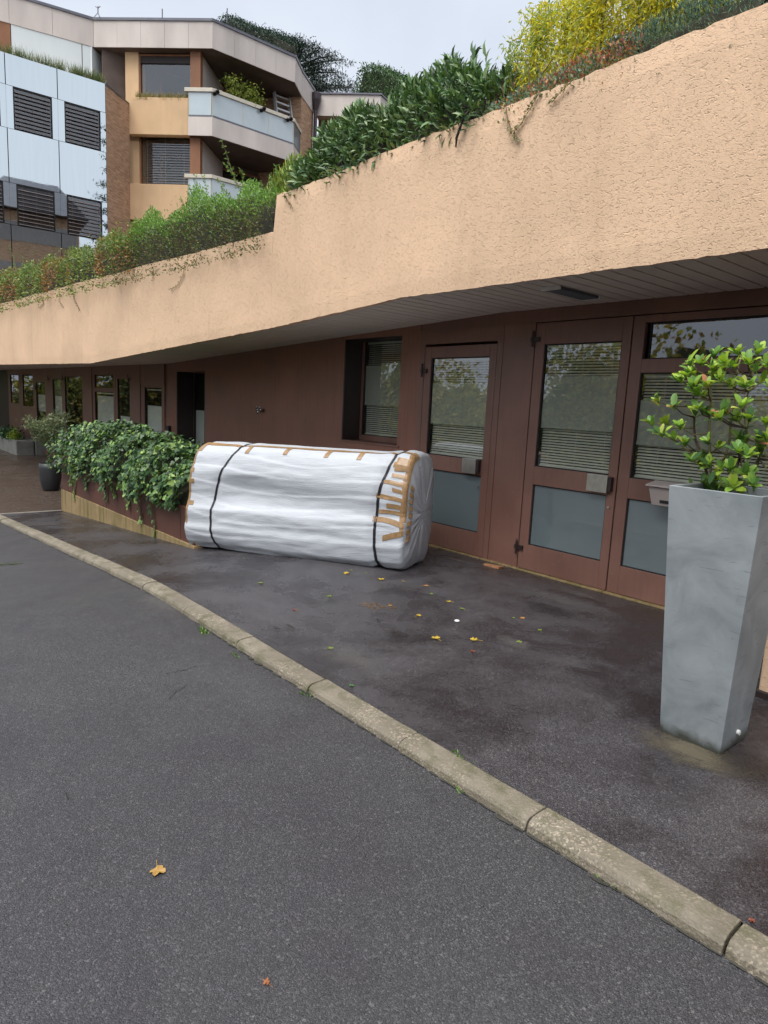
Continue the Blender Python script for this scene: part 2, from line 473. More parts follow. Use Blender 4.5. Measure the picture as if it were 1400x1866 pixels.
# ------------------------------------------------------------------ mesh helpers
def tag(o, label=None, cat=None, group=None, kind=None):
    if label: o['label'] = label
    if cat: o['category'] = cat
    if group: o['group'] = group
    if kind: o['kind'] = kind
    return o
def empty(name, loc, label=None, cat=None, group=None, kind=None):
    o = bpy.data.objects.new(name, None)
    o.location = loc
    o.empty_display_size = 0.1
    col.objects.link(o)
    _WL[o.name] = Vector(loc)
    return tag(o, label, cat, group, kind)
_WL = {}
def attach(o, parent):
    """children keep world coordinates: undo the place of an Empty parent (mesh parents stand at the origin)"""
    if parent is None: return
    o.parent = parent
    loc = _WL.get(parent.name, Vector((0, 0, 0)))
    o.matrix_parent_inverse = Matrix.Translation(-loc)
class MB:
    def __init__(s): s.v = []; s.f = []
    def box(s, x0, x1, y0, y1, z0, z1):
        k = len(s.v)
        s.v += [(x0, y0, z0), (x1, y0, z0), (x1, y1, z0), (x0, y1, z0), (x0, y0, z1), (x1, y0, z1), (x1, y1, z1), (x0, y1, z1)]
        s.f += [tuple(k+i for i in q) for q in ((0, 3, 2, 1), (4, 5, 6, 7), (0, 1, 5, 4), (1, 2, 6, 5), (2, 3, 7, 6), (3, 0, 4, 7))]
        return s
    def hexa(s, b, t):
        """b, t: four bottom and four top corners, counter-clockwise from above"""
        k = len(s.v); s.v += [tuple(p) for p in b] + [tuple(p) for p in t]
        s.f += [tuple(k+i for i in q) for q in ((0, 3, 2, 1), (4, 5, 6, 7), (0, 1, 5, 4), (1, 2, 6, 5), (2, 3, 7, 6), (3, 0, 4, 7))]
        return s
    def poly(s, pts):
        k = len(s.v); s.v += [tuple(p) for p in pts]; s.f.append(tuple(range(k, k+len(pts)))); return s
    def prism(s, pts, z0, z1):
        k = len(s.v); n = len(pts)
        s.v += [(p[0], p[1], z0) for p in pts] + [(p[0], p[1], z1) for p in pts]
        s.f.append(tuple(range(k+n-1, k-1, -1))); s.f.append(tuple(range(k+n, k+2*n)))
        for i in range(n):
            j = (i+1) % n; s.f.append((k+i, k+j, k+n+j, k+n+i))
        return s
    def tube(s, pts, rad, n=6, cap=True):
        pts = [Vector(p) for p in pts]; k0 = len(s.v)
        if not hasattr(rad, '__len__'): rad = [rad]*len(pts)
        for i, p in enumerate(pts):
            d = (pts[min(i+1, len(pts)-1)] - pts[max(i-1, 0)])
            d = d.normalized() if d.length > 1e-9 else Vector((0, 0, 1))
            a = d.cross(Vector((0.3, 0.2, 1)) if abs(d.z) < 0.95 else Vector((1, 0.1, 0))).normalized(); b = d.cross(a)
            for j in range(n):
                t = 2*math.pi*j/n
                s.v.append(tuple(p + (a*math.cos(t)+b*math.sin(t))*rad[i]))
        for i in range(len(pts)-1):
            for j in range(n):
                a0 = k0+i*n+j; a1 = k0+i*n+(j+1) % n
                s.f.append((a0, a1, a1+n, a0+n))
        if cap:
            s.f.append(tuple(k0+j for j in range(n-1, -1, -1))); s.f.append(tuple(k0+(len(pts)-1)*n+j for j in range(n)))
        return s
    def lathe(s, c, prof, n=24, sq=None):
        k0 = len(s.v)
        for r, z in prof:
            for j in range(n):
                t = 2*math.pi*j/n
                s.v.append((c[0]+r*math.cos(t), c[1]+r*math.sin(t), c[2]+z))
        for i in range(len(prof)-1):
            for j in range(n):
                a0 = k0+i*n+j; a1 = k0+i*n+(j+1) % n
                s.f.append((a0, a1, a1+n, a0+n))
        s.f.append(tuple(k0+j for j in range(n-1, -1, -1))); s.f.append(tuple(k0+(len(prof)-1)*n+j for j in range(n)))
        return s
    def build(s, name, mat, parent=None, smooth=False, bevel=0.0, **kw):
        me = bpy.data.meshes.new(name)
        me.from_pydata(s.v, [], s.f)
        me.validate(); me.update()
        me.materials.append(M[mat] if isinstance(mat, str) else mat)
        if smooth: me.shade_smooth()
        o = bpy.data.objects.new(name, me)
        col.objects.link(o)
        attach(o, parent)
        if bevel:
            b = o.modifiers.new('bevel', 'BEVEL'); b.width = bevel; b.segments = 2; b.limit_method = 'ANGLE'
        return tag(o, **kw)
class Facet:
    """a wall line seen from above, p0 to p1 left to right as one faces it; d grows towards the viewer"""
    def __init__(s, p0, p1):
        s.p0 = Vector((p0[0], p0[1])); d = Vector((p1[0], p1[1]))-s.p0
        s.len = d.length; s.u = d/s.len; s.n = Vector((s.u.y, -s.u.x))
    def pt(s, a, d, z):
        q = s.p0 + s.u*a + s.n*d; return (q.x, q.y, z)
    def box(s, mb, a0, a1, d0, d1, z0, z1):
        return mb.hexa([s.pt(a0, d1, z0), s.pt(a1, d1, z0), s.pt(a1, d0, z0), s.pt(a0, d0, z0)],
                       [s.pt(a0, d1, z1), s.pt(a1, d1, z1), s.pt(a1, d0, z1), s.pt(a0, d0, z1)])
    def bld(s, name, mat, parent, a0, a1, d0, d1, z0, z1, **kw):
        return s.box(MB(), a0, a1, d0, d1, z0, z1).build(name, mat, parent, **kw)
    def frame(s, mb, a0, a1, d0, d1, z0, z1, w, wb=None, wt=None):
        wb = w if wb is None else wb; wt = w if wt is None else wt
        s.box(mb, a0, a0+w, d0, d1, z0, z1); s.box(mb, a1-w, a1, d0, d1, z0, z1)
        s.box(mb, a0+w, a1-w, d0, d1, z0, z0+wb); s.box(mb, a0+w, a1-w, d0, d1, z1-wt, z1)
        return mb
    def hit(s, x, y):
        """point of this wall plane on a sight line: (a, z)"""
        d = ray(x, y); n3 = Vector((s.n.x, s.n.y, 0)); p3 = Vector((s.p0.x, s.p0.y, 0))
        t = (p3-CAM).dot(n3)/d.dot(n3); q = CAM+d*t
        return (Vector((q.x, q.y))-s.p0).dot(s.u), q.z
def grid_sheet(name, mat, xs, ys, zf, **kw):
    mb = MB(); nx = len(xs)
    for y in ys:
        for x in xs: mb.v.append((x, y, zf(x, y)))
    for j in range(len(ys)-1):
        for i in range(nx-1):
            a = j*nx+i; mb.f.append((a, a+1, a+nx+1, a+nx))
    return mb.build(name, mat, None, smooth=True, **kw)

# ---- leaves: many small faces in one mesh, each with its own colour
LEAF = (np.array([[0, 0, 0], [-.5, .45, .10], [0, .45, 0], [.5, .45, .10], [0, 1, -.04]]), [(0, 2, 1), (0, 3, 2), (1, 2, 4), (2, 3, 4)])
LANCE = (np.array([[0, 0, 0], [-.5, .35, .08], [0, .4, 0], [.5, .35, .08], [-.34, .72, .03], [0, .75, -.05], [.34, .72, .03], [0, 1, -.16]]),
         [(0, 2, 1), (0, 3, 2), (1, 2, 5, 4), (2, 3, 6, 5), (4, 5, 7), (5, 6, 7)])
OVAL = (np.array([[0, 0, 0], [-.36, .22, .05], [0, .25, 0], [.36, .22, .05], [-.5, .6, .07], [0, .6, 0], [.5, .6, .07], [-.3, .88, .02], [0, .9, -.03], [.3, .88, .02], [0, 1, -.06]]),
        [(0, 2, 1), (0, 3, 2), (1, 2, 5, 4), (2, 3, 6, 5), (4, 5, 8, 7), (5, 6, 9, 8), (7, 8, 10), (8, 9, 10)])
IVY = (np.array([[0, 0, 0], [-.30, -.08, .03], [-.52, .25, .06], [-.26, .42, .04], [-.30, .70, .04], [0, 1, -.06], [.30, .70, .04], [.26, .42, .04], [.52, .25, .06], [.30, -.08, .03], [0, .38, -.02]]),
       [(10, 0, 1), (10, 1, 2), (10, 2, 3), (10, 3, 4), (10, 4, 5), (10, 5, 6), (10, 6, 7), (10, 7, 8), (10, 8, 9), (10, 9, 0)])
BLADE = (np.array([[-.5, 0, 0], [.5, 0, 0], [-.4, .5, .0], [.4, .5, .0], [0, 1, -.06]]), [(0, 1, 3, 2), (2, 3, 4)])
def leaf_mesh(name, P, D, Nn, L, Wd, C, tmpl, mat):
    P = np.asarray(P, float); n = len(P)
    D = np.asarray(D, float); D = D/np.maximum(np.linalg.norm(D, axis=1, keepdims=True), 1e-9)
    Nn = np.asarray(Nn, float); X = np.cross(D, Nn); X = X/np.maximum(np.linalg.norm(X, axis=1, keepdims=True), 1e-9)
    Z = np.cross(X, D)
    T, F = tmpl; k = len(T)
    L = np.broadcast_to(np.asarray(L, float), (n,)); Wd = np.broadcast_to(np.asarray(Wd, float), (n,))
    V = (P[:, None, :] + X[:, None, :]*(T[None, :, 0, None]*Wd[:, None, None]) + D[:, None, :]*(T[None, :, 1, None]*L[:, None, None])
         + Z[:, None, :]*(T[None, :, 2, None]*L[:, None, None]))
    V = V.reshape(-1, 3)
    lens = np.array([len(f) for f in F]); flat = np.concatenate([np.array(f) for f in F])
    idx = (np.arange(n)[:, None]*k + flat[None, :]).ravel()
    starts1 = np.concatenate([[0], np.cumsum(lens)[:-1]]); tot = lens.sum()
    starts = (np.arange(n)[:, None]*tot + starts1[None, :]).ravel()
    me = bpy.data.meshes.new(name)
    me.vertices.add(len(V)); me.vertices.foreach_set('co', V.ravel().astype(np.float32))
    me.loops.add(len(idx)); me.loops.foreach_set('vertex_index', idx.astype(np.int32))
    me.polygons.add(len(starts)); me.polygons.foreach_set('loop_start', starts.astype(np.int32))
    me.update(calc_edges=True)
    a = me.attributes.new('col', 'FLOAT_COLOR', 'POINT')
    C4 = np.ones((n, 4)); C4[:, :3] = np.clip(np.asarray(C)*LEAF_GAIN, 0.004, 0.8)
    a.data.foreach_set('color', np.repeat(C4, k, axis=0).ravel().astype(np.float32))
    me.materials.append(M[mat])
    me.shade_smooth()
    return me
def leaves(name, parent, P, D, Nn, L, Wd, C, tmpl=LEAF, mat='leaf', **kw):
    me = leaf_mesh(name, P, D, Nn, L, Wd, C, tmpl, mat)
    o = bpy.data.objects.new(name, me); col.objects.link(o); attach(o, parent)
    return tag(o, **kw)
LEAF_GAIN = 1.55
def pick(cols, n, jit=0.18, wts=None):
    c = np.array(cols, float)[rng.choice(len(cols), n, p=wts)]
    return np.clip(c*(1+rng.normal(0, jit, (n, 1))), 0.004, 1)
def rdir(n):
    d = rng.normal(size=(n, 3)); return d/np.linalg.norm(d, axis=1, keepdims=True)
_single = {}
def single_leaves(parent, P, D, Nn, L, C, key, tmpl, wl, mat, name='leaf'):
    """individual leaf objects sharing a few meshes, one mesh per colour"""
    for i in range(len(P)):
        ci = C[i]; kk = (key, ci)
        if kk not in _single:
            _single[kk] = leaf_mesh(name, [(0, 0, 0)], [(0, 1, 0)], [(0, 0, 1)], 1.0, wl, np.array([ci]), tmpl, mat)
        o = bpy.data.objects.new(name, _single[kk])
        d = Vector(D[i]).normalized(); x = d.cross(Vector(Nn[i]))
        x = x.normalized() if x.length > 1e-6 else d.orthogonal().normalized()
        z = x.cross(d)
        mt = Matrix(((x.x, d.x, z.x, 0), (x.y, d.y, z.y, 0), (x.z, d.z, z.z, 0), (0, 0, 0, 1)))
        mt = Matrix.Translation(Vector(P[i])) @ mt @ Matrix.Scale(float(L[i]), 4)
        col.objects.link(o); o.matrix_basis = mt; attach(o, parent)

# ================================================================== THE GROUND
xs_prof = [-220, -60, -35, -25, -20, -16, -14, -13, -12.4] + [round(-12 + i*0.25, 3) for i in range(33)] + [-3.5, -2.5, -1.5, -0.5, 0.5, 3, 10, 40, 220]
KF, KB = 2.055, 2.20            # front and back line of the kerb
grid_sheet('road', 'road', xs_prof, [-220, -60, -20, -8, -3, -1, 0, 1, 1.6, KF+0.02], lambda x, y: g(x)-0.05, kind='structure')
XS = -12.15
grid_sheet('pavement', 'pavement', [x for x in xs_prof if x > XS and x < 30] and [XS] + [x for x in xs_prof if XS < x < 30], [KB-0.01, 2.8, 3.4, 4.2, 5.0, 5.62],
           lambda x, y: g(x)-0.004*math.sin(y*3+x), kind='structure')
grid_sheet('forecourt', 'forecourt', [-60, -40, -30, -24, -20, -16, -14, -13, XS-0.06], [KB-0.01, 3.2, 4.4, 6.0], lambda x, y: g(x)-0.004, kind='structure')
sb = MB().hexa([(XS-0.06, KB, g(XS)-.05), (XS, KB, g(XS)-.05), (XS, 3.14, g(XS)-.05), (XS-0.06, 3.14, g(XS)-.05)],
          [(XS-0.06, KB, g(XS)+.004), (XS, KB, g(XS)+.006), (XS, 3.14, g(XS)+.006), (XS-0.06, 3.14, g(XS)+.004)])
sb.build('drain_strip', 'white_line', None, kind='structure')
# kerb: single stones with a rounded front edge
kerb = empty('kerb', (-3, 2.1, 0), kind='structure')
joints = [at_g(*p).x for p in ((1345, 1690), (985, 1480), (740, 1345), (570, 1245), (440, 1165))]
jx = [1.9, 1.05, 0.2] + joints
nx_ = joints[-1]
while nx_ > -30:
    nx_ -= 0.84; jx.append(nx_)
prof = [(KF, -0.09), (KF+0.002, -0.045), (KF+0.008, -0.020), (KF+0.020, -0.006), (KF+0.034, 0.002), (KF+0.07, 0.006), (KB-0.016, 0.008), (KB-0.004, 0.003), (KB, -0.06)]
for i in range(len(jx)-1):
    b, a = jx[i]-0.004, jx[i+1]+0.004
    mb = MB(); nseg = 6; dz = random.uniform(-.004, .004); dy = random.uniform(-.005, .005)
    for k in range(nseg+1):
        x = a+(b-a)*k/nseg; e = 0.0
        for (y, z) in prof: mb.v.append((x, y+dy+random.uniform(-.0015, .0015), g(x)+z-e+dz+random.uniform(-.001, .001)))
    m_ = len(prof)
    for k in range(nseg):
        for j in range(m_-1):
            q = k*m_+j; mb.f.append((q, q+m_, q+m_+1, q+1))
    mb.f.append(tuple(range(m_))); mb.f.append(tuple(nseg*m_+j for j in range(m_-1, -1, -1)))
    mb.build('kerb_stone', 'kerb', kerb, smooth=False, bevel=0.004)
grid_sheet('kerb_bed', 'grit', [x for x in xs_prof if -60 < x < 30], [KF-0.1, KB+0.25], lambda x, y: g(x)-0.078, kind='structure')

# ================================================================== THE LOWER BUILDING
Y0 = 5.455
LB = empty('low_building', (-6, Y0, 0), 'long low brown building with sand stucco planter front above the doors', 'building')
FM = Facet((-40, Y0), (10, Y0))          # a = x + 40
A = lambda x: x+40.0
def wall(x0, x1, z0, z1, mat='brown_wall', d0=-0.25, d1=0.0, name='wall'):
    return FM.bld(name, mat, LB, A(x0), A(x1), d0, d1, z0, z1)
def zsof(x):
    if x > -4.65: return 2.60
    if x > -13.2: return 2.60 + (x+4.65)*0.0445
    return 2.60 - 8.55*0.0445
# plain wall pieces
def slope_wall(x0, x1, z0f, name='wall', d0=-0.25, d1=0.0, mat='brown_wall'):
    b = [FM.pt(A(x0), d1, z0f(x0)), FM.pt(A(x1), d1, z0f(x1)), FM.pt(A(x1), d0, z0f(x1)), FM.pt(A(x0), d0, z0f(x0))]
    t = [FM.pt(A(x0), d1, zsof(x0)+.05), FM.pt(A(x1), d1, zsof(x1)+.05), FM.pt(A(x1), d0, zsof(x1)+.05), FM.pt(A(x0), d0, zsof(x0)+.05)]
    return MB().hexa(b, t).build(name, mat, LB)
slope_wall(-11.53, -7.33, lambda x: g(x)-.15)
wall(-7.33, -6.16, -0.3, 1.10)
slope_wall(-7.33, -6.16, lambda x: 2.44)
slope_wall(-6.16, -5.86, lambda x: -0.2)
# header over doors and bay
wall(-5.86, 6.0, 2.475, 2.66, 'brown', -0.22, -0.012, 'header')
wall(-5.86, -4.61, 2.32, 2.475, 'brown', -0.22, 0.0, 'header')
wall(-4.605, -4.215, 0.0, 2.475, 'brown', -0.08, 0.0, 'infill_panel')
wall(-5.86, -5.775, 0.0, 2.32, 'brown', -0.12, 0.0, 'door_frame')
wall(-4.685, -4.612, 0.0, 2.32, 'brown', -0.12, 0.0, 'door_frame')
# concrete threshold under the doors
for (a_, b_) in ((-5.86, -4.70), (-4.69, -3.2), (-3.19, -1.4)):
    FM.bld('threshold', 'moss_concrete', LB, A(a_), A(b_), -0.2, 0.035, -0.1, 0.012)

def blind(fc, parent, a0, a1, z0, z1, d, pitch=0.0265, mat='slat', head=True, tilt=0.72, wdt=0.025):
    mb = MB(); z = z0+0.02
    dy = wdt*math.cos(tilt)/2; dz = wdt*math.sin(tilt)/2
    while z < z1-0.03:
        j = random.uniform(-.0012, .0012)
        mb.poly([fc.pt(a0, d+dy, z-dz+j), fc.pt(a1, d+dy, z-dz-j), fc.pt(a1, d-dy, z+dz-j), fc.pt(a0, d-dy, z+dz+j)])
        z += pitch
    for fr in (0.12, 0.5, 0.88):
        a = a0+(a1-a0)*fr; fc.box(mb, a-.0015, a+.0015, d+dy+.001, d+dy+.003, z0, z1)
    mb.build('blind', mat, parent, kind='stuff')
    if head:
        fc.bld('blind_head', 'slat_light', parent, a0, a1, d-.02, d+.022, z1-.028, z1)
        fc.bld('blind_bottom', 'slat_light', parent, a0, a1, d-.012, d+.016, z0, z0+.012)
def leaf_with_panes(name, fc, parent, a0, a1, z0, z1, panes, d1=0.0, th=0.05, label=None, mat='brown'):
    """a door leaf or fixed light: one frame mesh with an opening for every pane"""
    mb = MB(); xs = sorted({a0, a1} | {p[0] for p in panes} | {p[1] for p in panes})
    # stiles and rails around a single column of panes
    pa0, pa1 = panes[0][0], panes[0][1]
    fc.box(mb, a0, pa0, d1-th, d1, z0, z1); fc.box(mb, pa1, a1, d1-th, d1, z0, z1)
    zz = sorted((p[2], p[3]) for p in panes); lo = z0
    for (pz0, pz1) in zz:
        fc.box(mb, pa0, pa1, d1-th, d1, lo, pz0); lo = pz1
    fc.box(mb, pa0, pa1, d1-th, d1, lo, z1)
    o = mb.build(name, mat, parent, bevel=0.003)
    if label: o['label'] = label
    for (p0, p1, q0, q1, kind) in panes:
        b = MB(); fc.frame(b, p0, p1, d1-th+.004, d1-.014, q0, q1, 0.010); b.build('glazing_bead', 'seal', o)
        if kind == 'frost':
            fc.bld('pane', 'frost', o, p0+.01, p1-.01, d1-.034, d1-.026, q0+.01, q1-.01)
        elif kind in ('dark', 'far'):
            fc.bld('pane', 'glass' if kind == 'dark' else 'glass_far', o, p0+.01, p1-.01, d1-.034, d1-.026, q0+.01, q1-.01)
        elif kind == 'blind':
            fc.bld('pane', 'glass', o, p0+.01, p1-.01, d1-.034, d1-.028, q0+.01, q1-.01)
            fc.bld('frosted_film', 'film', o, p0+.012, p1-.012, d1-.0375, d1-.036, q0+(q1-q0)*0.325, q0+(q1-q0)*0.745)
            blind(fc, o, p0+.012, p1-.012, q0+.008, q1-.006, d1-.075)
    return o
def hinge(fc, parent, a, z):
    mb = MB(); p = fc.pt(a, 0.022, 0)
    mb.tube([(p[0], p[1], z-.07), (p[0], p[1], z+.07)], 0.011, 8)
    mb.tube([(p[0], p[1], z+.07), (p[0], p[1], z+.085)], [0.011, 0.004], 8)
    fc.box(mb, a-.03, a+.075, 0.002, 0.020, z-.022, z+.022)
    mb.build('hinge', 'brown_dark', parent, smooth=False)
def handle(fc, parent, a0, a1, z0, z1):
    mb = MB(); fc.box(mb, a0, a1, 0.040, 0.052, z0, z1)
    fc.box(mb, a0+.01, a1-.01, 0.006, 0.040, z1-.012, z1)
    mb.build('handle_plate', 'steel', parent, bevel=0.002)
    fc.bld('handle_block', 'brown_dark', parent, a1-.002, a1+.035, 0.003, 0.046, z0+.02, z1-.01)
    lk = MB(); p = fc.pt(a1+.01, 0, z0-.13); lk.tube([(p[0], p[1]+.002, p[2]), (p[0], p[1]-.012, p[2])], 0.011, 12)
    lk.build('lock', 'steel', parent)
d1 = leaf_with_panes('door', FM, LB, A(-5.770), A(-4.690), 0.018, 2.29,
     [(A(-5.66), A(-4.785), 0.272, 0.898, 'frost'), (A(-5.66), A(-4.785), 1.064, 2.165, 'blind')], label='brown door next to the recessed window')
hinge(FM, d1, A(-5.785), 2.02); hinge(FM, d1, A(-5.785), 0.25)
handle(FM, d1, A(-5.03), A(-4.83), 0.915, 1.075)
d2 = leaf_with_panes('door', FM, LB, A(-4.205), A(-3.185), 0.018, 2.465,
     [(A(-4.095), A(-3.27), 0.274, 0.892, 'frost'), (A(-4.095), A(-3.27), 1.073, 2.262, 'blind')], label='brown door left of the wide window')
hinge(FM, d2, A(-4.222), 2.31); hinge(FM, d2, A(-4.222), 0.23)
handle(FM, d2, A(-3.455), A(-3.245), 0.915, 1.072)
w1 = leaf_with_panes('window', FM, LB, A(-3.173), A(-1.30), 0.018, 2.465,
     [(A(-3.065), A(-1.42), 0.274, 0.892, 'frost'), (A(-3.065), A(-1.42), 1.073, 1.985, 'blind'), (A(-3.02), A(-1.42), 2.10, 2.405, 'dark')], label='wide window with transom behind the tall planter')
wall(-1.30, 6.0, -0.1, 2.475, 'brown_wall', -0.2, 0.004)
# recessed window
FR = Facet((-40, 5.74), (10, 5.74))
wr = leaf_with_panes('window', FR, LB, A(-7.34), A(-6.15), 1.12, 2.50, [(A(-7.27), A(-6.22), 1.19, 2.44, 'blind')], label='recessed window with blind behind the bundle')
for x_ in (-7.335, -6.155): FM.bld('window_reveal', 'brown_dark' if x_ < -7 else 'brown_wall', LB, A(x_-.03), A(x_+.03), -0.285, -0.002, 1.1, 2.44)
FM.bld('window_sill', 'brown', LB, A(-7.36), A(-6.14), -0.285, 0.012, 1.098, 1.118)
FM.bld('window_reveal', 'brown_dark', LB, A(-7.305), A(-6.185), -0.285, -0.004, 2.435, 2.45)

# left part of the facade: doors and windows on the lower level
def ax(x, y=745): return FM.hit(x, y)[0]
def zy(x, y): return FM.hit(x, y)[1]
gl = -0.46
def lwall(p0, p1, z0, z1, name='wall', mat='brown_wall', d0=-0.2, d1=0.0):
    return FM.bld(name, mat, LB, ax(p0), ax(p1), d0, d1, z0, z1)
ztl = 2.24
# pier and recess next to the plain wall
xa, xb = A(-12.79), A(-11.53)
FM.bld('window_sill', 'brown_wall', LB, xa, xb, -0.3, 0.0, gl-.1, 0.45)
FM.bld('header', 'brown_wall', LB, xa, xb, -0.3, 0.0, 2.06, 2.40)
FL = Facet((-40, 5.80), (10, 5.80))
ol = leaf_with_panes('window', FL, LB, xa-.05, xb+.05, 0.40, 2.12, [(xa+.02, xb-.02, 0.47, 2.05, 'far')], label='recessed window beside the ivy planter')
FL.bld('frosted_film', 'film_solid', ol, xa+.05, xb-.04, -0.05, -0.04, 0.5, 1.33)
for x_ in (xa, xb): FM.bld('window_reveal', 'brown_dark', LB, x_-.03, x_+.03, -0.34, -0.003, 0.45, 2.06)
FM.bld('pier', 'brown_wall', LB, ax(309), xa, -0.2, 0.0, gl-.1, 2.3)
FM.bld('pier', 'brown', LB, ax(297), ax(309), -0.2, -0.06, gl-.1, 2.3)
# glazed door
def ldoor(p0, p1, q0, q1, zt, panes, label):
    o = leaf_with_panes('door', FM, LB, ax(p0), ax(p1), gl+.02, zt, [(ax(q0), ax(q1), a, b, k) for a, b, k in panes], d1=-0.03, label=label)
    return o
lo1 = ldoor(254.5, 297, 261, 292, 1.80, [(-0.15, 0.55, 'frost'), (0.68, 1.74, 'far')], 'glazed brown door behind the ivy')
FM.bld('frosted_film', 'film_solid', lo1, ax(262), ax(291.5), -0.10, -0.09, 0.80, 1.36)
FM.bld('blind_head', 'slat_light', lo1, ax(262), ax(291.5), -0.10, -0.075, 1.68, 1.705)
lwall(254.5, 297, 1.80, ztl, 'header', 'brown', -0.2, -0.02)
lwall(237, 254.5, gl-.1, ztl, 'infill_panel', 'brown', -0.2, -0.01)
# window group: transom, main light, side light
lw = leaf_with_panes('window', FM, LB, ax(167), ax(208.5), gl, 2.1, [(ax(171), ax(205), 0.05, 1.60, 'far'), (ax(171), ax(205), 1.70, 2.02, 'far')], d1=-0.03, label='window with transom behind the ivy')
FM.bld('frosted_film', 'film_solid', lw, ax(172), ax(204), -0.10, -0.09, 0.62, 1.50)
FM.bld('blind_head', 'slat_light', lw, ax(172), ax(204), -0.10, -0.075, 1.55, 1.58)
lw2 = leaf_with_panes('window', FM, LB, ax(209), ax(237), gl, 2.0, [(ax(212), ax(234.5), 0.05, 1.92, 'far')], d1=-0.03, label='narrow window beside the glazed door')
FM.bld('frosted_film', 'film_solid', lw2, ax(213), ax(231), -0.10, -0.09, 0.35, 1.06)
lwall(167, 237, 2.1, ztl, 'header', 'brown', -0.2, -0.02)
lwall(209, 237, 2.0, 2.1, 'header', 'brown', -0.2, -0.02)
lwall(152, 167, gl-.1, ztl, 'infill_panel', 'brown', -0.2, -0.01)
lo2 = ldoor(113, 152, 117, 148.5, 2.06, [(-0.2, 0.35, 'frost'), (0.50, 1.98, 'far')], 'door with dark glass behind the olive tree')
lwall(113, 152, 2.06, ztl, 'header', 'brown', -0.2, -0.02)
lo3 = ldoor(90, 113, 95, 111.5, 2.0, [(-0.3, 0.3, 'frost'), (0.45, 1.90, 'far')], 'narrow glazed door nearest the olive tree')
FM.bld('frosted_film', 'film_solid', lo3, ax(95.5), ax(111), -0.10, -0.09, 0.85, 1.42)
FM.bld('frosted_film', 'frost', lo3, ax(95.5), ax(111), -0.10, -0.09, 1.43, 1.88)
lo4 = ldoor(61, 90, 65, 81.5, 1.95, [(-0.3, 0.3, 'frost'), (0.45, 1.80, 'far')], 'narrow glazed door beside the brown panel')
FM.bld('frosted_film', 'film_solid', lo4, ax(65.5), ax(81), -0.10, -0.09, 0.9, 1.42)
lwall(90, 113, 2.0, ztl, 'header', 'brown', -0.2, -0.02); lwall(61, 90, 1.95, ztl, 'header', 'brown', -0.2, -0.02)
lw3 = leaf_with_panes('window', FM, LB, ax(37.5), ax(61), gl, 2.1, [(ax(41), ax(60), 1.0, 2.05, 'far')], d1=-0.03, label='dark window in the brown panel, right one')
lw4 = leaf_with_panes('window', FM, LB, ax(15), ax(37.3), gl, 2.1, [(ax(19), ax(34), 1.05, 2.05, 'far')], d1=-0.03, label='dark window in the brown panel, left one')
lwall(15, 61, 2.1, ztl, 'header', 'brown', -0.2, -0.02)
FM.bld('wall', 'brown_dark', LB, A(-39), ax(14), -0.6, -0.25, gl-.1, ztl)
for p in ((89, 690), (66, 706), (66, 818), (235, 690), (115, 690)):
    a, z = FM.hit(*p); hinge(FM, {89: lo3, 66: lo4, 235: lw2, 115: lo2}[p[0]], a, z)
# rooms behind the glass: back wall, floor and roof slab closed by the terrace
rooms = MB(); rooms.box(-38, 0.2, 6.9, 7.0, -1, 3.2); rooms.box(-38, -37.9, 5.72, 6.9, -1, 3.2); rooms.box(0.1, 0.2, 5.72, 6.9, -1, 3.2)
rooms.box(-38, 0.2, 5.71, 6.9, -1, -0.52); rooms.box(-38, 0.2, 5.72, 6.9, 2.66, 2.75)
for x_ in (-11.4, -5.9, -8.0, -3.18): rooms.box(x_-.05, x_+.05, 5.85, 6.9, -.5, 2.66)
rooms.build('room_wall', 'dark_room', LB)

# ---- soffit
soff = MB()
for (xr, xl) in ((6.0, -4.65), (-4.65, -7.0), (-7.0, -12.6), (-12.6, -13.2), (-13.2, -40)):
    yf = lambda x: (4.14 if x > -7.0 else (4.14 + (x+7.0)*0.0661 if x > -12.61 else 3.77 + (x+12.6)*0.0595)) + 0.08
    soff.hexa([(xl, yf(xl), zsof(xl)+.02), (xr, yf(xr), zsof(xr)+.02), (xr, 5.7, zsof(xr)+.02), (xl, 5.7, zsof(xl)+.02)],
              [(xl, yf(xl), zsof(xl)+.05), (xr, yf(xr), zsof(xr)+.05), (xr, 5.7, zsof(xr)+.05), (xl, 5.7, zsof(xl)+.05)])
soffit = soff.build('soffit', 'soffit_back', LB)
bw = 0.146
bmesh1 = MB().box(-bw/2+.009, bw/2-.009, 0, 1.285, 0, 0.014); bm_short = None
bm0 = bmesh1.build('board', 'board', soffit, bevel=0.002)
bm0.location = (2.9, 4.175, 2.6)
x = 2.9-bw
while x > -9.6:
    b = bm0.copy(); col.objects.link(b)
    sl_ = 0.0445 if x < -4.65 else 0.0
    b.location = (x, 4.175+random.uniform(-.002, .002), zsof(x)+random.uniform(-.001, .001)); b.rotation_euler = (0, -math.atan(sl_), 0)
    if x < -7: b.location.y = 4.175-(-7-x)*0.066; b.scale.y = (5.46-b.location.y)/1.285
    x -= bw
xe = x+bw/2
sh = MB()
for (xr, xl) in ((xe, -12.6), (-12.6, -13.2), (-13.2, -30)):
    yl = lambda x: 4.14-(-7-x)*0.066 if x > -12.6 else 3.77-(-12.6-x)*0.06
    sh.hexa([(xl, yl(xl)+.04, zsof(xl)), (xr, yl(xr)+.04, zsof(xr)), (xr, 5.46, zsof(xr)), (xl, 5.46, zsof(xl))],
            [(xl, yl(xl)+.04, zsof(xl)+.014), (xr, yl(xr)+.04, zsof(xr)+.014), (xr, 5.46, zsof(xr)+.014), (xl, 5.46, zsof(xl)+.014)])
sh.build('soffit_sheet', 'board', soffit)

